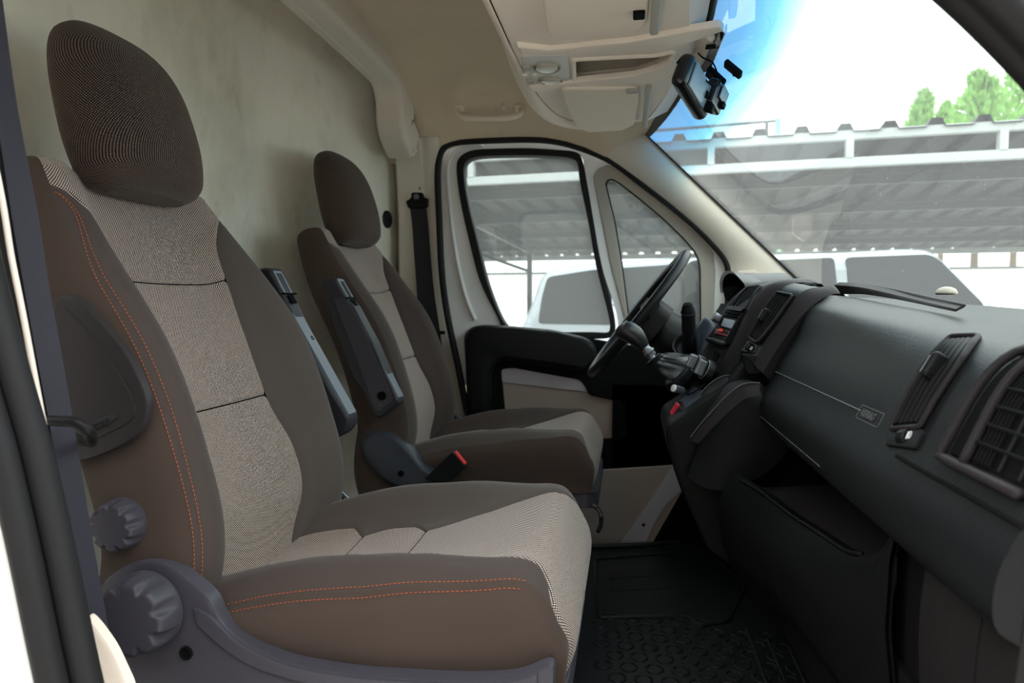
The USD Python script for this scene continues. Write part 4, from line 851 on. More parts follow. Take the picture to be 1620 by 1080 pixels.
put('binnacle', hull(np.array([(x, y, z) for x, y, z in [(.315, 1.94, .895), (.30, 2.30, .90), (.27, 1.93, .82), (.26, 2.32, .82), (.60, 1.93, .90), (.60, 2.32, .90), (.60, 1.93, .80), (.60, 2.32, .80)]])), 'matte_black', DB, smooth=40)
put('hood_mouth', plate(rpoly(np.array([aY(x, y, 2.02) for x, y in [(1140, 452), (1176, 452), (1176, 464), (1162, 478), (1151, 477), (1142, 468)]]), .012), (-.5, -.8, .2), .12), 'void_black', DB)
put('vent_chin', plate(rpoly(np.array([aY(x, y, 1.528) for x, y in [(1171, 558), (1202, 564), (1209, 589), (1196, 593), (1180, 592), (1173, 577)]]), .006), (-.35, -.9, .1), .07, .006), 'dash_low', DB, smooth=40)
sg_ = put('speaker_grille', plate(rpoly(np.array([aY(1255, 450.5, 1.60), aY(1266, 446, 1.62), aY(1293, 447.5, 1.58), aY(1286, 452, 1.56)]), .006), (-.2, -.1, 1), .006, .001), 'void_black', DB, label='small speaker grille on top of the dash')
hm = put('far_vent', plate(rpoly(cu([(1133, 486, 2.36), (1141, 491, 2.36), (1131, 508, 2.36), (1121, 506, 2.36)]), .008), (-.8, -.5, .3), .03, .004), 'dash_black', DB, smooth=40)
put('vent_core', plate(rpoly(cu([(1133, 489, 2.355), (1138, 492, 2.355), (1130, 505, 2.355), (1124, 503, 2.355)]), .004), (-.8, -.5, .3), .004, .001), 'void_black', hm)

# ------------------------------------------------------------------ overhead console with lamps, sun visors, grab handle
OC = thing('overhead_console', 'cream overhead console with twin reading lamps at the windscreen head', 'console', (-.1, CY, 1.455))
ZC = 1.457
out = [V(-.255, .80, ZC), V(-.255, 1.5, ZC), V(-.25, 1.75, ZC), V(-.235, 1.92, ZC), V(-.21, 2.05, ZC), V(-.165, 2.13, ZC), V(-.10, 2.165, ZC), V(-.02, 2.17, ZC), V(.05, 2.17, ZC), V(.105, 1.9, ZC), V(.13, CY, ZC), V(.105, 1.2, ZC), V(.05, .80, ZC)]
o_ = rpoly(np.array(out), .03, 4)
pk = rpoly(np.array([aZ(x, y, ZC) for x, y in [(907, 93), (1040, 86), (1066, 80), (1062, 92), (1038, 108), (1004, 118), (908, 128)]]), .008, 4)
put('console_underside', plate(o_, (0, 0, -1), .02, .006, holes=[pk]), 'cream_plastic', OC, smooth=40)
pkc = pk.mean(0); put('pocket', cat(grid([pk + V(0, 0, .018), pk + V(0, 0, .065)], cv=True), plate(pk + V(0, 0, .065), (0, 0, -1), .004)), 'pocket_cream', OC)
put('pocket_lip', tube(pk + V(0, 0, -.001), .006, 8, closed=True), 'cream_plastic', OC, smooth=True)
for L_px in ([(817, 74), (870, 80), (1003, 66), (1090, 50), (1138, 42), (1146, 50), (1097, 67), (1043, 83), (822, 87)], [(905, 131), (1003, 121), (1040, 110), (1064, 96), (1071, 108), (1046, 130), (1005, 139), (843, 146), (836, 139)]):
    put('console_lip', plate(rpoly(np.array([aZ(x, y, ZC - .011) for x, y in L_px]), .006, 4), (0, 0, -1), .014, .005), 'cream_plastic', OC, smooth=50)
# skirt: from the underside's rear and far edge up and back to the headliner
inn = resample(spl(np.array(out[:8]), 80), 60)
con = np.array([V(-.31, .80, 1.70), V(-.315, 1.5, 1.70), V(-.315, 1.66, 1.655), V(-.31, 1.80, 1.585), V(-.295, 1.95, 1.53), V(-.26, 2.09, 1.495), V(-.19, 2.19, 1.48), V(-.10, 2.225, 1.475), V(-.02, 2.235, 1.48)])
con = resample(spl(con, 80), 60)
put('console_skirt', sheet(np.array([inn * (1 - q) + con * q + V(-.5, .35, -1) * .016 * math.sin(math.pi * q) for q in np.linspace(0, 1, 8)]), .012, EYE), 'cream_plastic', OC, smooth=60)
h0 = np.array([V(.12 - .07 * ((y - CY) / .59) ** 2, y, ZC) for y in np.linspace(.8, 2.17, 24)])
h1 = np.array([V(EDGE_T[0] + bulge(y) - bulge(2.5) - .004, y, EDGE_T[2] - .012) for y in np.linspace(.8, 2.17, 24)])
put('header_strip', sheet(np.array([h0 * (1 - q) + h1 * q for q in np.linspace(0, 1, 4)]), .01, EYE), 'cream_plastic', OC, smooth=60)
# lamp unit
lz = ZC - .004
lo = rpoly(np.array([aZ(x, y, lz) for x, y in [(823, 90), (899, 88), (904, 133), (834, 138)]]), .012, 5)
lu = put('lamp_unit', plate(lo, (0, 0, -1), .02, .004), 'lamp_grey', OC, smooth=40, label='pale grey twin reading lamp unit')
for (x, y), (rx, ry) in (((865, 107), (20, 8.5)), ((871, 127), (18, 5.5))):
    c = aZ(x, y, lz - .001); ex = aZ(x + rx, y, lz - .001) - c; ey = aZ(x, y + ry, lz - .001) - c
    rg = lambda k, h: np.array([c + k * (ex * math.cos(t) + ey * math.sin(t)) + V(0, 0, -h) for t in np.linspace(0, 2 * np.pi, 36, endpoint=False)])
    put('lamp_bezel', loft([rg(1.12, -.002), rg(1.12, .001), rg(1.05, .003), rg(.98, .001), rg(.96, -.001)]), 'greige_plastic', lu, smooth=50)
    put('lamp_lens', loft([rg(.93, -.001), rg(.85, .003), rg(.6, .0055), rg(.2, .006)]), 'lamp_lens', lu, smooth=50)
for x, y in ((834, 107), (840, 129)):
    put('rocker_switch', rbox((.022, .026, .010), .004, aZ(x, y, lz - .003), ((1, 0, 0), (0, 1, 0), (0, 0, 1)), sub=2), 'greige_plastic', lu, smooth=50)
for x, y in ((830, 118), (845, 118)):
    put('rocker_switch', rbox((.010, .012, .006), .002, aZ(x, y, lz - .003)), 'cream_plastic', lu, smooth=50)
# sun visors
zv = 1.439
v1 = [V(-.165, 1.00, zv), aZ(858, 0, zv), aZ(866, 56, zv), aZ(878, 67, zv), aZ(950, 60, zv), aZ(1012, 52, zv), aZ(1025, 33, zv), aZ(1028, 0, zv), V(.025, 1.00, zv)]
sv = thing('sun_visor', 'cream sun visor nearer the open door, cut by the top of the photo', 'sun visor', (-.07, 1.2, zv), 'pair of sun visors')
put('visor_panel', plate(rpoly(np.array(v1), .018, 5), (0, 0, -1), .016, .006), 'visor_vinyl', sv, smooth=50)
put('visor_clip', rbox((.022, .03, .010), .003, aZ(1011, 23, zv - .002), sub=1), 'matte_black', sv, smooth=40)
put('pivot_arm', rbox((.018, .40, .014), .005, V(.048, 1.22, zv), sub=1), 'greige_plastic', sv, smooth=40)
v2 = [aZ(886, 142, zv), aZ(1010, 141, zv), aZ(1012, 160, zv), aZ(1003, 198, zv), aZ(985, 207, zv), aZ(930, 210, zv), aZ(912, 202, zv), aZ(896, 172, zv)]
sw = thing('sun_visor', 'cream sun visor above the steering wheel, beyond the lamp unit', 'sun visor', (-.07, 1.95, zv), 'pair of sun visors')
put('visor_panel', plate(rpoly(np.array(v2), .018, 5), (0, 0, -1), .016, .006), 'visor_vinyl', sw, smooth=50)
put('visor_clip', rbox((.03, .02, .010), .003, aZ(1000, 144, zv - .002), sub=1), 'greige_plastic', sw, smooth=40)
put('pivot_arm', rbox((.016, .38, .014), .005, V(.048, 1.96, zv), sub=1), 'greige_plastic', sw, smooth=40)
# grab handle over the far door
gh = thing('grab_handle', 'cream grab handle on the headliner above the far door', 'handle', aY(775, 178, 2.42))
gp = np.array([aY(x, y, Y) for x, y, Y in [(724, 170, 2.47), (724, 176, 2.43), (730, 185, 2.40), (775, 187, 2.39), (818, 183, 2.40), (825, 174, 2.43), (825, 168, 2.47)]])
put('handle_bar', tube(spl(gp, 40), .010, 10), 'cream_plastic', gh, smooth=True)
for x in (727, 822): put('handle_foot', rbox((.035, .03, .022), .007, aY(x, 171, 2.45), sub=2), 'cream_plastic', gh, smooth=50)
put('coat_hook', rbox((.008, .012, .010), .002, aY(797, 171, 2.41)), 'cream_plastic', gh)

# ------------------------------------------------------------------ steering wheel, column, levers
WC = V(.033, 2.10, .868); wn = nrm(V(-.79, -.03, .61)); wu = nrm(np.cross((0, 1, 0), wn)); wv = np.cross(wn, wu)
wu = wu if wu[2] > 0 else -wu
sw_ = thing('steering_wheel', 'black steering wheel seen edge on before the far door', 'steering wheel', WC)
an = np.linspace(0, 2 * np.pi, 96, endpoint=False); R_ = .222
rim = np.array([WC + R_ * (math.cos(a) * nrm(V(0, 1, 0) - wn * wn[1]) + math.sin(a) * wu) for a in an])
s_ = np.linspace(0, 2 * np.pi, 14, endpoint=False); sec = np.stack([.0165 * np.cos(s_), .0145 * np.sin(s_)], 1)
put('rim', tube(rim, None, closed=True, sect=sec, up=wn), 'dash_black', sw_, smooth=True, label='black moulded wheel rim')
yv = nrm(V(0, 1, 0) - wn * wn[1])
hub = [WC + yv * x + wu * y - wn * .012 for x, y in [(-.085, .055), (-.04, .075), (.04, .075), (.085, .055), (.09, -.03), (.05, -.085), (-.05, -.085), (-.09, -.03)]]
put('hub', plate(rpoly(np.array(hub), .03, 5), wn, .06, .018), 'black_plastic', sw_, smooth=60)
for x0, y0, x1, y1 in ((-.08, .03, -.212, .045), (.08, .03, .212, .045), (-.06, -.06, -.135, -.172), (.06, -.06, .135, -.172)):
    a, b = WC + yv * x0 + wu * y0 - wn * .022, WC + yv * x1 + wu * y1 - wn * .004
    d = nrm(b - a); sd = np.cross(wn, d)
    put('spoke', hull(np.vstack([[a + sd * s * .026 + wn * h for s in (-1, 1) for h in (-.010, .008)], [b + sd * s * .018 + wn * h for s in (-1, 1) for h in (-.008, .006)]])), 'black_plastic', sw_, smooth=30)
col = thing('steering_column', 'black column shroud with control stalk behind the steering wheel', 'steering column', WC)
a, b = WC - wn * .05, V(.34, 2.10, .66)
put('shroud', hull(np.vstack([trimesh.creation.icosphere(2, .085).vertices * V(.6, 1, .9) + a - wn * .05, trimesh.creation.icosphere(2, .10).vertices * V(.6, 1, 1) + b])), 'black_plastic', col, smooth=50)
st0, st1 = aY(1088, 548, 1.90), aY(1088, 482, 1.84)
put('stalk', tube(spl([st0 + V(.02, .08, -.02), st0, (st0 + st1) / 2 + V(.002, 0, 0), st1], 20), np.interp(np.linspace(0, 1, 20), [0, .6, .62, .9, 1], [.0155, .0155, .018, .0185, .013]), 16), 'black_plastic', col, smooth=60, label='black control stalk')
put('stalk_cap', lathe([(.0105, 0), (.0105, .002), (.006, .003), (.0055, .002), (.003, .0035)], st1 + nrm(st1 - st0) * .0005, st1 - st0, 20), 'matte_black', col, smooth=30)
cup = aY(1086, 545, 1.92); ca = nrm(V(-.25, -.75, .62))
put('stalk_socket', lathe([(.040, -.06), (.0405, 0), (.038, .003), (.034, .001), (.032, -.012), (.020, -.02)], cup, ca, 32), 'black_plastic', col, smooth=50)
put('stalk_ring', tube(np.array([st1 - nrm(st1 - st0) * .022 + .0182 * (math.cos(a) * frame(st1 - st0)[0] + math.sin(a) * frame(st1 - st0)[1]) for a in np.linspace(0, 2 * np.pi, 24, endpoint=False)]), .0009, 6, closed=True), 'dark_grey_plastic', col, smooth=True)
put('knee_cover', plate(rpoly(cu([(1092, 520, 1.90), (1108, 497, 1.90), (1122, 502, 1.90), (1133, 514, 1.88), (1120, 548, 1.86), (1108, 572, 1.85), (1098, 560, 1.86)]), .02, 5), (-.55, -.72, .4), .05, .012), 'slate_dark', col, smooth=60)
# gear lever on the dash
gl_ = thing('gear_lever', 'black gear lever with leather gaiter sprouting from the centre console', 'gear lever', V(.14, 1.70, .74))
k0, k1 = aY(1021, 549, 1.72), aY(995, 520, 1.72); ax = nrm(k1 - k0)
cN = aY(1033, 566, 1.715)
prof = [(.009, -.006), (.0145, 0), (.019, .012), (.0235, .026), (.0265, .040), (.027, .052), (.0245, .062), (.017, .069), (.006, .072)]
kn = lathe(prof, k0 + ax * .006, ax, 32)
kn.vertices += np.outer(np.clip(((kn.vertices - k0) @ ax - .03) / .04, 0, 1) ** 1.5, V(-.012, 0, -.004))
put('knob', kn, 'leather', gl_, smooth=60, label='rounded black gear knob')
put('knob_cap', lathe([(.0225, .0), (.0215, .003), (.010, .0055), (.002, .006)], k0 + ax * .069 + V(-.012, 0, -.004), nrm(ax + V(-.25, 0, -.05)), 24), 'satin_metal', gl_, smooth=60)
put('shaft', tube(np.array([cN + (cN - k0) * .3, cN, k0 + ax * .012]), .0085, 14), 'satin_metal', gl_, smooth=60)
mid_ = k0 * .52 + cN * .48
put('reverse_collar', lathe([(.0115, -.012), (.0125, -.009), (.0125, -.004), (.0155, -.001), (.0158, .002), (.0125, .005), (.0115, .012)], mid_, ax, 24), 'satin_metal', gl_, smooth=60)
top = [cN + .018 * (math.cos(a) * frame(ax)[0] + math.sin(a) * frame(ax)[1]) for a in np.linspace(0, 2 * np.pi, 48, endpoint=False)]
base_ = rpoly(cu([(1050, 556, 1.82), (1098, 561, 1.82), (1105, 567, 1.78), (1082, 593, 1.72), (1063, 604, 1.70), (1045, 594, 1.72), (1040, 575, 1.77)]), .02, 7)
base_ = resample(base_, 48, True)
u_, w_, a_ = frame(ax); bc = base_.mean(0); ang = np.arctan2((base_ - bc) @ w_, (base_ - bc) @ u_); o_ = np.argsort(ang); base_ = base_[o_]; top = np.array([cN + .018 * (math.cos(a) * u_ + math.sin(a) * w_) for a in ang[o_]])
rings = []
for i, q in enumerate(np.linspace(0, 1, 22)):
    rg = top * (1 - q ** 1.35) + base_ * q ** 1.35; c = rg.mean(0); aa = ang[o_]
    wr_ = 1 + .13 * math.sin(math.pi * q) * np.sin(4 * aa + 5 * q) + .05 * math.sin(math.pi * q) * np.sin(9 * aa - 7 * q) - .16 * math.sin(math.pi * q)
    if q < .3: wr_ = wr_ + .12 * math.sin(q * 42)
    rings.append(c + (rg - c) * wr_[:, None])
put('gaiter', loft(rings), 'leather', gl_, smooth=True, label='creased black leather gaiter')
put('gaiter_tie', tube(np.array([cN - ax * .004 + .0195 * (math.cos(a) * u_ + math.sin(a) * w_) for a in np.linspace(0, 2 * np.pi, 28, endpoint=False)]), .003, 8, closed=True), 'matte_black', gl_, smooth=True)
pod = rpoly(cu([(1038, 573, 1.80), (1050, 553, 1.84), (1101, 558, 1.83), (1109, 567, 1.78), (1086, 597, 1.71), (1063, 609, 1.69), (1041, 599, 1.72)]), .02, 5)
put('gaiter_frame', plate(pod + V(.006, 0, -.008), nrm(V(-.6, -.1, .78)), .022, .008), 'dash_low', DB, smooth=50)
# switches on the lower console
sp_ = rpoly(cu([(1056, 655, 1.64), (1068, 634, 1.64), (1082, 648, 1.61), (1076, 664, 1.61), (1066, 668, 1.62)]), .004)
bn = nrm(V(-.85, -.35, .4)); c0 = sp_.mean(0)
flat = lambda px, off: np.array([aP(x, y, c0 + bn * off, bn) for x, y in px])
sb = put('switch_bank', plate(rpoly(flat([(1055, 655), (1069, 631), (1085, 648), (1077, 668), (1064, 668)], .002), .004), bn, .02, .002), 'gloss_black', DB, smooth=40)
put('hazard_switch', plate(rpoly(flat([(1058.5, 652), (1069, 635.5), (1073, 640), (1062.5, 657)], .007), .002), bn, .006, .0015), 'hazard_red', sb, smooth=40, label='red hazard switch')
put('rocker_switch', plate(rpoly(flat([(1063.5, 658), (1074, 642), (1081, 649), (1071, 665)], .006), .002), bn, .006, .0015), 'black_plastic', sb, smooth=40)
put('switch_icon', plate(flat([(1071, 655), (1073.5, 652), (1074.5, 654), (1072, 657)], .0066), bn, .001), 'white_print', sb)
c = aY(1066, 614, 1.68); put('lighter_knob', rcyl(c, c + nrm(V(-.35, -.2, .12)) * -.028, .0095, .002), 'satin_metal', DB, smooth=40, label='bright cigarette lighter knob')
put('lighter_face', lathe([(.0095, 0), (.0085, .003), (.003, .004)], c, nrm(V(-.35, -.2, .12)), 20), 'white_paint', DB)
c = aY(1090, 681, 1.60); ct = [c + V(.026 * math.cos(a), .020 * math.sin(a), .018 * math.cos(a) + .003) for a in np.linspace(0, 2 * np.pi, 36, endpoint=False)]
put('ashtray', loft([np.array(ct) * 1.0 + V(.012, 0, -.03), np.array(ct) + V(.002, 0, -.004), np.array(ct)]), 'dash_low', DB, smooth=40)
put('ashtray_ring', tube(np.array(ct), .0028, 8, closed=True), 'chrome', DB, smooth=True, label='chrome ashtray ring')
put('coin', lathe([(.010, 0), (.010, .0018), (.009, .002)], c + V(0, 0, .002), nrm(V(-.5, 0, .8)), 24), 'satin_metal', DB)
# tray in front of the heater panel
put('console_tray', plate(rpoly(cu([(1062, 640, 1.68), (1078, 612, 1.70), (1094, 604, 1.72), (1118, 622, 1.62), (1096, 652, 1.60), (1086, 660, 1.60)]), .01), nrm(V(-.6, -.1, .78)), .05, .004), 'slate_dark', DB, smooth=40)
put('tray_cup', lathe([(.034, 0), (.034, .003), (.030, .004), (.028, -.01)], aY(1104, 612, 1.70), nrm(V(-.6, -.1, .78)), 28), 'dash_low', DB, smooth=40)

# ------------------------------------------------------------------ mirror with clipped on camera, sensor, cable
def screen_pt(px, py, off=0.0):
    r = ray(px, py); t = np.linspace(.5, 3.2, 6000); p = EYE + r * t[:, None]
    tt = (p[:, 2] - EDGE_T[2]) / ED[2]; f = p[:, 0] - (EDGE_T[0] + ED[0] * tt + bulge(p[:, 1]) - bulge(2.5))
    k = np.argmax(f > 0); return p[k] + V(-ED[2], 0, ED[0]) * 0 + nrm(V(ED[2], 0, -ED[0])) * off
rm = thing('rear_view_mirror', 'black interior mirror with clipped on camera hanging at the blue tinted windscreen top', 'mirror', screen_pt(1118, 100))
n0, n1 = aY(1081, 112, 1.48), aY(1112, 165, 1.63)
ma = nrm(n1 - n0); mn = nrm(np.cross(ma, V(.25, -.2, 1))); mn = mn if mn[0] < 0 else -mn; mu = np.cross(mn, ma)
L_ = np.linalg.norm(n1 - n0); mc = (n0 + n1) / 2
put('mirror_housing', rbox((L_ + .03, .072, .036), .017, mc, (ma, mu, mn), sub=2), 'gloss_black', rm, smooth=60)
put('mirror_plate', rbox((L_ - .01, .052, .006), .003, mc - mn * .019, (ma, mu, mn)), 'grey_glass', rm, smooth=40)
put('camera_body', rbox((.075, .055, .026), .006, mc + ma * .075 - mn * .022 - mu * .018, (ma, mu, mn), sub=2), 'gloss_black', rm, smooth=50)
put('camera_clip', rbox((.016, .018, .020), .003, mc + ma * .045 - mn * .032 + mu * .02, (ma, mu, mn)), 'matte_black', rm)
put('camera_clip', rbox((.020, .014, .018), .003, mc + ma * .10 - mn * .034 - mu * .012, (ma, mu, mn)), 'matte_black', rm)
put('camera_plate', rbox((.05, .03, .004), .0015, mc + ma * .088 - mn * .037 - mu * .03, (ma, mu, mn)), 'satin_metal', rm)
b0 = screen_pt(1137, 118, .010); b1 = mc + ma * .02 - mn * .02
put('mirror_bracket', rbox((.055, .05, .014), .005, b0, (nrm(ED), (0, 1, 0), nrm(np.cross(ED, (0, 1, 0)))), sub=2), 'matte_black', rm, smooth=50)
put('mirror_arm', tube(spl([b0, (b0 + b1) / 2 + V(0, .01, -.02), b1], 14), .009, 10), 'matte_black', rm, smooth=True)
cb = spl([aY(1071, 100, 1.47), aY(1078, 92, 1.48), aY(1092, 93, 1.50), aY(1107, 112, 1.53), aY(1121, 131, 1.55), aY(1133, 137, 1.56), aY(1139, 128, 1.57), aY(1134, 113, 1.58), aY(1128, 100, 1.59), screen_pt(1124, 80, .022), screen_pt(1120, 68, .03)], 70)
put('camera_cable', tube(cb, .0018, 6), 'matte_black', rm, smooth=True)
fr = np.array([screen_pt(x, y, .006) for x, y in [(1062, 132), (1080, 108), (1094, 70), (1104, -8), (1108, 0), (1117, 24), (1147, 54), (1138, 78), (1127, 106), (1104, 120)]])
hc = thing('sensor_housing', 'black edged cream sensor cover at the windscreen head above the mirror', 'cover', fr.mean(0))
put('cover_edge', plate(fr, nrm(np.cross(fr[3] - fr[0], fr[7] - fr[0])) * (1 if np.cross(fr[3] - fr[0], fr[7] - fr[0])[0] < 0 else -1), .004), 'gloss_black', hc)
fr2 = np.array([screen_pt(x, y, .022) for x, y in [(1066, 118), (1076, 90), (1088, 50), (1096, -14), (1103, 2), (1110, 26), (1136, 56), (1128, 74), (1117, 98), (1098, 108)]])
nn_ = nrm(np.cross(fr2[3] - fr2[0], fr2[7] - fr2[0])); nn_ = nn_ if nn_[0] < 0 else -nn_
put('cover_shell', plate(rpoly(fr2, .012), nn_, .016, .008), 'cream_plastic', hc, smooth=50)
put('cable_slot', rbox((.02, .02, .004), .001, aP(1124, 74, fr2.mean(0) + nn_ * .002, nn_)), 'void_black', hc)
sx = screen_pt(1164, 105, .008); s0, s1 = screen_pt(1152, 95, .008), screen_pt(1176, 115, .008)
tg_ = thing('toll_tag', 'small black oblong tag stuck to the windscreen right of the mirror', 'tag', sx)
tn = nrm(np.cross(s1 - s0, (0, 1, 0)))
put('tag_body', rbox((np.linalg.norm(s1 - s0) * 1.05, .028, .012), .004, sx, (nrm(s1 - s0), np.cross(nrm(np.cross(s1 - s0, ED)), nrm(s1 - s0)), nrm(np.cross(s1 - s0, ED))), sub=2), 'matte_black', tg_, smooth=50)
put('tag_lens', lathe([(.004, 0), (.004, .002), (.002, .003)], s1 * .8 + s0 * .2 + V(-.008, -.003, -.004), V(-.7, -.3, -.6), 14), 'gloss_black', tg_)

sp_r = np.random.default_rng(5); specks = []
for _ in range(70):
    x, y = (sp_r.uniform(1330, 1600), sp_r.uniform(205, 440)) if sp_r.random() < .8 else (sp_r.uniform(1160, 1600), sp_r.uniform(225, 460))
    p = screen_pt(x, y, .0012); r_ = sp_r.uniform(.0003, .0008); d = nrm(nrm(ED) + V(0, .5, 0)) * r_ * sp_r.uniform(1.2, 3)
    specks.append(hull(np.vstack([p + d, p - d, *[p + V(0, r_ * a, 0) + nrm(V(ED[2], 0, -ED[0])) * r_ * b * .5 for a, b in ((1, 0), (-1, 0), (0, 1), (0, -1))]])))
put('dirt_speck', cat(specks), 'white_print', wi, smooth=False, kind='stuff')

# ------------------------------------------------------------------ seat belts
def ribbon(Lp, Rp, th=.0016):
    L, R = spl(Lp, 60), spl(Rp, 60); return sheet(np.array([L * (1 - q) + R * q for q in np.linspace(0, 1, 7)]), th, EYE)
sbn = thing('seat_belt', 'violet black seat belt hanging at the left edge beside the near seat', 'seat belt', V(-.72, .70, 0), 'seat belts')
Lc = [aY(x, y, .71) for x, y in [(-52, -80), (-25, 60), (-2, 200), (16, 320), (36, 440), (58, 560), (82, 690), (112, 860), (148, 1060), (168, 1180)]]
Rc = [aY(x, y, .735) for x, y in [(-6, -80), (12, 60), (33, 200), (57, 320), (76, 440), (94, 540), (120, 690), (148, 860), (180, 1040), (202, 1180)]]
put('webbing', ribbon(Lc, Rc), 'belt_web', sbn, smooth=60)
Lc2 = [p + V(-.018, .012, 0) for p in Lc]; Rc2 = [p * .45 + q * .55 + V(-.006, .012, 0) for p, q in zip(Lc, Rc)]
put('webbing', ribbon(Lc2, Rc2), 'belt_web', sbn, smooth=60)
lp_ = spl([aY(60, 664, .72), aY(75, 665, .688), aY(100, 666, .684), aY(122, 669, .684), (aY(137, 678, .688)), aY(145, 692, .70), aY(140, 699, .735), aY(110, 690, .76)], 50)
put('belt_guide', tube(lp_, .0062, 10), 'black_plastic', sbn, smooth=True, label='black plastic belt guide')
put('pillar_shadow_panel', plate([V(-.98, .70, .0), V(-.74, .70, .0), V(-.74, .70, .62), V(-.80, .70, 1.5), V(-.98, .70, 1.5)], (0, -1, 0), .02), 'black_plastic', sbn) if False else None
sbf = thing('seat_belt', 'black seat belt hanging on the far pillar behind the driver seat', 'seat belt', V(-.78, 2.55, 0), 'seat belts')
YB = 2.535
Lc = [aY(x, y, YB) for x, y in [(646, 318), (651, 345), (655, 400), (660, 470), (664, 540), (672, 610), (684, 680)]]
Rc = [aY(x, y, YB + .012) for x, y in [(673, 316), (677, 350), (681, 400), (688, 470), (697, 530), (703, 600), (708, 680)]]
put('webbing', ribbon(Lc, Rc), 'belt_black', sbf, smooth=60)
ap = rpoly(pY([(641, 318), (650, 313), (650, 304), (668, 304), (669, 312), (677, 314), (676, 327), (666, 330), (645, 329)], YB - .004), .008)
put('belt_anchor', plate(ap, (0, -1, 0), .018, .005), 'black_plastic', sbf, smooth=50)
put('anchor_bolt', lathe([(.0115, 0), (.0115, .006), (.009, .010), (.002, .011)], aY(659, 312, YB - .005), (0, -1, 0), 20), 'satin_metal', sbf, smooth=40, label='bright anchor bolt')
put('slot_cover', plate(rpoly(pY([(652, 286), (665, 286), (665, 300), (658, 300), (652, 294)], YB + .005), .004), (0, -1, 0), .01, .001), 'void_black', sbf)
put('belt_stopper', rbox((.02, .014, .014), .004, aY(700, 526, YB - .01), sub=1), 'black_plastic', sbf)
# ------------------------------------------------------------------ rubber floor mat
fm = thing('floor_mat', 'black moulded rubber floor mat with rows of raised oval rings', 'mat', (.15, 1.7, 0))
zm = .012
mo = rpoly(np.array([aZ(x, y, zm) for x, y in [(905, 868), (1010, 865), (1100, 858)]] + [V(.52, 2.20, zm), V(.52, .95, zm), V(-.12, .95, zm), V(-.16, 1.3, zm)]), .05)
put('mat_sheet', plate(mo, (0, 0, 1), .012, .004), 'mat_rubber', fm, smooth=40)
put('mat_rim', tube(mo + V(0, 0, .006), .010, 8, closed=True), 'mat_rubber', fm, smooth=True)
wl = rpoly(np.array([aZ(x, y, zm) for x, y in [(942, 884), (1120, 872), (1180, 930), (1150, 985), (1105, 990), (1085, 975), (946, 978)]]), .02)
put('well_ridge', tube(wl + V(0, 0, .002), .005, 8, closed=True), 'mat_rubber', fm, smooth=True)
box_ = rpoly(np.array([aZ(x, y, zm) for x, y in [(962, 915), (1062, 908), (1062, 930), (966, 934)]]), .01)
put('well_ridge', tube(box_ + V(0, 0, .0005), .0028, 6, closed=True), 'mat_rubber', fm, smooth=True)
ac = np.linspace(0, 2 * np.pi, 24, endpoint=False)
org = aZ(985, 990, zm)
for j in range(-1, 11):
    for i in range(-1, 8):
        c = V(org[0] + .062 * i + (.031 if j % 2 else 0) + .004 * j, org[1] - .053 * j, zm)
        if -.10 < c[0] < .42 and 1.28 < c[1] < 1.97 and not (j == -1 and i > 3):
            put('oval_ring', tube(np.array([c + V(.0195 * math.cos(a), .021 * math.sin(a), .0) for a in ac]), .0038, 5, closed=True), 'mat_rubber', fm, smooth=True)
for k in range(5):
    put('mat_rib', tube(np.array([V(.33 + .045 * k, 1.30, zm), V(.33 + .045 * k, 1.9 - .05 * k, zm)]), .005, 6), 'mat_rubber', fm, smooth=True)

# ------------------------------------------------------------------ outside: yard, carport, parked car, trees
GZ = -.62
mat('workshop_wall', lin(120, 118, 113), .9, .2)
mat('concrete', lin(186, 182, 174), .9, .2, bump=.4, bscale=40, bdist=.004, mottle=.12, mscale=.8)
mat('white_steel', lin(176, 180, 178), .4, .4)
mat('grey_steel', lin(66, 70, 70), .45, .4)
mat('roof_sheet', lin(40, 43, 43), .6, .3, mottle=.08, mscale=2)
mat('whitewash', lin(236, 234, 226), .9, .1, mottle=.06, mscale=3)
mat('green_steel', lin(120, 190, 160), .5, .4)
mat('car_white', lin(160, 166, 172), .2, .5, coat=.5)
mat('bark', lin(95, 80, 65), .9, .1)
usdkit.material(stage, '/World/Looks/leaf', {'d': ('diffuse_bsdf', {'color': lin(112, 150, 78)}), 't': ('translucent_bsdf', {'color': lin(130, 170, 95)}), 'm': ('mix_closure', {'fac': .4})},
    [('d.BSDF', 'm.closure1'), ('t.BSDF', 'm.closure2')], surface='m.closure')
struct('ground', box((-60, -60, GZ - .1), (60, 60, GZ)), 'concrete')
ta = math.radians(5.9); T = V(math.cos(ta), -math.sin(ta), 0); NT = V(math.sin(ta), math.cos(ta), 0)
P0 = EYE + ray(1100, 250) * 5.5
tp = lambda x, y, off=0: aP(x, y, P0 + NT * off, NT)
cp = thing('carport', 'white steel carport with corrugated sheet roof beyond the van', 'carport', P0 * V(1, 1, 0) + V(0, 0, GZ))
tx = lambda p: (p - P0) @ T
zu, zl = tp(1347, 214)[2], tp(1347, 257)[2]
x0, x1 = -9.0, 7.0
bar = lambda c, a, b, w, h, m_, nm, par=cp: put(nm, rbox((np.linalg.norm(b - a), w, h), .006, (a + b) / 2, (nrm(b - a), nrm(np.cross(V(0, 0, 1) if abs(nrm(b - a)[2]) < .9 else NT, b - a)), np.cross(nrm(b - a), nrm(np.cross(V(0, 0, 1) if abs(nrm(b - a)[2]) < .9 else NT, b - a))))), m_, par, smooth=30)
at = lambda s, off, z: P0 * V(1, 1, 0) + T * s + NT * off + V(0, 0, z)
bar(None, at(x0, 0, zu), at(x1, 0, zu), .06, .070, 'white_steel', 'top_chord')
bar(None, at(x0, 0, zl), at(x1, 0, zl), .06, .070, 'white_steel', 'bottom_chord')
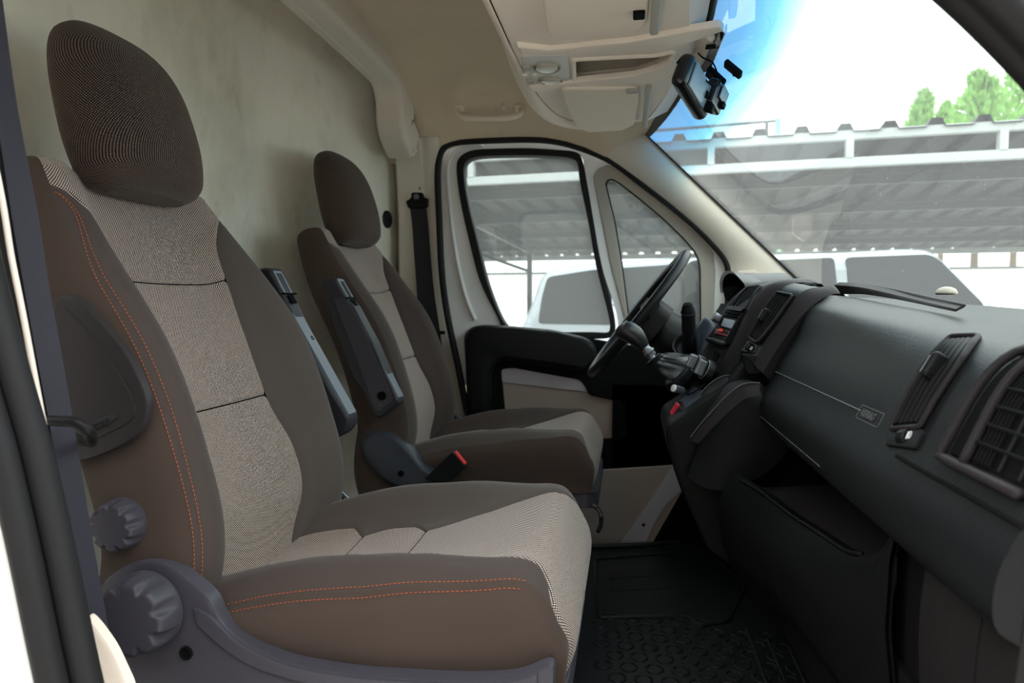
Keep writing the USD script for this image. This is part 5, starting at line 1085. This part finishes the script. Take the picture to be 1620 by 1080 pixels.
s0 = tx(tp(1125, 240)); ds = (tx(tp(1586, 220)) - s0) / 2
for k in range(-7, 6):
    s = s0 + k * ds
    if x0 < s < x1: bar(None, at(s, 0, zl + .03), at(s, 0, zu - .03), .055, .075, 'white_steel', 'truss_post')
# corrugated roof, falling to the back
zf = tp(1347, 208)[2] - .012; D = 7.2; zb = (EYE + ray(905, 402) * 1)[2]; pb = tp(905, 404, D); zb = pb[2]
pit = .305; s_ref = tx(tp(1137, 217))
roofz = lambda off: zf + (zb - zf) * (off + .25) / (D + .25)
xs_ = []; k0 = math.floor((x0 - s_ref) / pit)
for k in range(k0, k0 + int((x1 - x0) / pit) + 2):
    c = s_ref + k * pit; xs_ += [(c - .5 * pit, 0), (c - .062, 0), (c - .035, .045), (c + .035, .045), (c + .062, 0)]
offs = np.linspace(-.05, D + .3, 8)
P = np.array([[at(s, o, roofz(o) + h * 1.3 + .012) for o in offs] for s, h in xs_])
put('roof_sheet', cat(grid(P), grid(P + V(0, 0, .004), flip=True)), 'roof_sheet', cp, smooth=False, label='corrugated grey roof sheet')
for o in (1.4, 2.9, 4.3, 5.7, D):
    bar(None, at(x0, o, roofz(o) - .045), at(x1, o, roofz(o) - .045), .05, .09, 'grey_steel' if o < D else 'white_steel', 'purlin')
pp_ = tp(838, 430, 5.7); sp = tx(pp_)
for k in (-2, -1, 0, 1, 2):
    s = sp + k * 9.0
    if x0 < s < x1:
        bar(None, at(s, 5.7, GZ), at(s, 5.7, roofz(5.7) - .09), .08, .08, 'grey_steel', 'post')
        bar(None, at(s, 5.7, 1.45), at(s - 1.1, 5.2, roofz(5.2) - .06), .05, .05, 'grey_steel', 'brace')
        bar(None, at(s, 0, roofz(0) - .09), at(s, 5.7, roofz(5.7) - .10), .05, .08, 'grey_steel', 'rafter')
for s in (-8.6, 6.6): bar(None, at(s, 0, GZ), at(s, 0, zl), .09, .09, 'white_steel', 'post')
yw = 12.5; zw = tp(800, 431, yw)[2]
gw = thing('yard_wall', 'whitewashed yard wall glaring behind the parked car', 'wall', at(-2, yw, GZ))
put('wall_panel', box((0, 0, 0), (1, 1, 1)) if False else hull([at(s, o, z) for s in (-30, 16) for o in (yw, yw + .2) for z in (GZ, zw - .05)]), 'whitewash', gw)
put('coping', hull([at(s, o, z) for s in (-30, 16) for o in (yw - .03, yw + .23) for z in (zw - .05, zw)]), 'grey_steel', gw)
# parked car
YC = 4.35
cr = thing('parked_car', 'white parked car with dark windows seen through the far door glass', 'car', (1.0, YC + .8, GZ))
W_ = lambda L, Y=YC: np.array([aY(x, y, Y) for x, y in L])
roofline = [(843, 470), (850, 446), (859, 431), (880, 424), (941, 414), (1049, 408), (1180, 402), (1327, 398), (1440, 392), (1480, 394), (1500, 408), (1540, 446), (1576, 481)]
rl = W_(roofline)
beltz = aY(900, 522, YC)[2]
lowb = [V(rl[-1][0] + 1.05, YC, beltz - .12), V(rl[-1][0] + 1.2, YC, beltz - .5), V(rl[-1][0] + 1.15, YC, GZ + .35), V(rl[0][0] - .25, YC, GZ + .35), V(rl[0][0] - .3, YC, beltz - .3), V(rl[0][0] - .10, YC, beltz - .02)]
body = rpoly(np.vstack([rl, [V(rl[-1][0] + .25, YC, beltz + .06)], lowb]), .06, 4)
put('body', plate(body, (0, -1, 0), 1.65, .10), 'car_white', cr, smooth=50)
wins = [[(851, 512), (857, 470), (866, 438), (935, 427), (968, 424), (968, 514)], [(978, 514), (978, 424), (1050, 419), (1168, 413), (1168, 510)], [(1180, 510), (1180, 413), (1320, 407), (1330, 500)], [(1345, 500), (1338, 407), (1470, 402), (1486, 410), (1556, 480), (1560, 494)]]
for w in wins: put('side_window', plate(rpoly(W_(w, YC - .004), .03), (0, -1, 0), .02, .004), 'car_glass', cr, smooth=40)
for xw in (rl[0][0] + .45, rl[-1][0] + .55):
    wh = put('wheel', lathe([(.33, 0), (.34, .03), (.34, .19), (.30, .22)], V(xw, YC + .2, GZ + .34), (0, -1, 0), 32), 'rubber', cr, smooth=40)
    put('wheel_hub', lathe([(.21, 0), (.20, .02), (.05, .04)], V(xw, YC - .02, GZ + .34), (0, -1, 0), 24), 'satin_metal', wh, smooth=40)
# van's own far mirror
vm = thing('door_mirror', 'black exterior mirror housing outside the small corner window', 'mirror', aY(1092, 450, 2.74))
mo_ = spl(pY([(1078, 480), (1080, 440), (1088, 418), (1100, 411), (1112, 414), (1118, 440), (1116, 500), (1100, 515), (1082, 505)], 2.70), 50, True)
put('mirror_housing', plate(mo_, (0, -1, 0), .16, .03), 'matte_black', vm, smooth=60)
put('mirror_arm', tube(np.array([aY(1100, 490, 2.72), aY(1135, 490, 2.60)]), .025, 10), 'matte_black', vm, smooth=True)
put('mirror_glass', rbox((.006, .12, .20), .002, aY(1082, 460, 2.79)), 'grey_glass', vm)
# green frame beyond the roof
gf = thing('pipe_frame', 'pale green steel pipe frame standing above the carport roof', 'frame', tp(1231, 215, 3))
g3 = lambda x, y: tp(x, y, 8.0)
put('frame_post', tube(np.array([g3(1231, 187), g3(1231, 560)]), .05, 10), 'green_steel', gf, smooth=True)
put('frame_bar', tube(np.array([g3(985, 211), g3(1229, 191)]), .028, 8), 'grey_steel', gf, smooth=True)
put('frame_strut', tube(np.array([g3(1213, 192), g3(1213, 560)]), .035, 8), 'grey_steel', gf, smooth=True)
for i, (a, b) in enumerate((((1290, 214), (1700, -32)), ((1380, 160), (1700, -5)))):
    put('overhead_cable', tube(np.array([tp(*a, 9), tp(*b, 4)]), .006, 6), 'grey_steel', None, label=('lower' if i == 0 else 'upper') + ' thin grey cable crossing the white sky over the carport', cat='cable', group='overhead cables')
# trees
def tree(px, top, wid, lab, seed, off):
    g = np.random.default_rng(seed); b = tp(px, 230, off); sc = np.linalg.norm(b - EYE) / F; H = (230 - top) * sc; w = wid * sc
    t = thing('tree', lab, 'tree', (b[0], b[1], GZ), 'trees behind the carport')
    put('trunk', tube(np.array([V(b[0], b[1], GZ), V(b[0], b[1], b[2] + H * .6)]), [.12, .04], 8), 'bark', t, smooth=True)
    n = 1500; h = g.random(n) ** .8; rad = w * (1 - h) ** .6 * (.25 + .75 * g.random(n)) * (.8 + .4 * meshkit.noise(np.stack([h * 6, g.random(n), np.zeros(n)], 1), seed)); th = g.random(n) * 2 * np.pi
    c = np.stack([b[0] + rad * np.cos(th), b[1] + rad * np.sin(th), b[2] - .6 + h * (H + .6)], 1)
    c += (meshkit.noise(c * 1.7, seed)[:, None] - .5) * V(.5, .5, .3)
    d = np.stack([np.cos(th) * .6, np.sin(th) * .6, .6 + g.random(n)], 1) + g.normal(0, .35, (n, 3)); d /= np.linalg.norm(d, axis=1, keepdims=True)
    s = np.cross(d, g.normal(0, 1, (n, 3))); s /= np.linalg.norm(s, axis=1, keepdims=True); L = (.16 + .14 * g.random(n))[:, None]; wd = .045 * (.6 + g.random(n))[:, None]
    q = np.stack([c - d * L * .5, c + s * wd, c + d * L * .5, c - s * wd], 1).reshape(-1, 3); i = np.arange(n)[:, None] * 4
    put('foliage', trimesh.Trimesh(q, np.vstack([i + [0, 1, 2], i + [0, 2, 3]]), process=False), 'leaf', t, smooth=False)
# the yard's workshop wall behind the photographer
struct('wall_near', box((-14, -3.6, GZ), (10, -3.2, GZ + 4.6)), 'workshop_wall')
tree(1455, 163, 30, 'smallest pale green treetop, leftmost of those over the carport roof', 1, 9)
tree(1494, 176, 34, 'low green treetop between two taller ones over the carport', 2, 20)
tree(1548, 136, 60, 'tall feathery green treetop near the right edge', 3, 13)
tree(1610, 118, 60, 'tallest green treetop cut by the right edge of the photo', 4, 17)
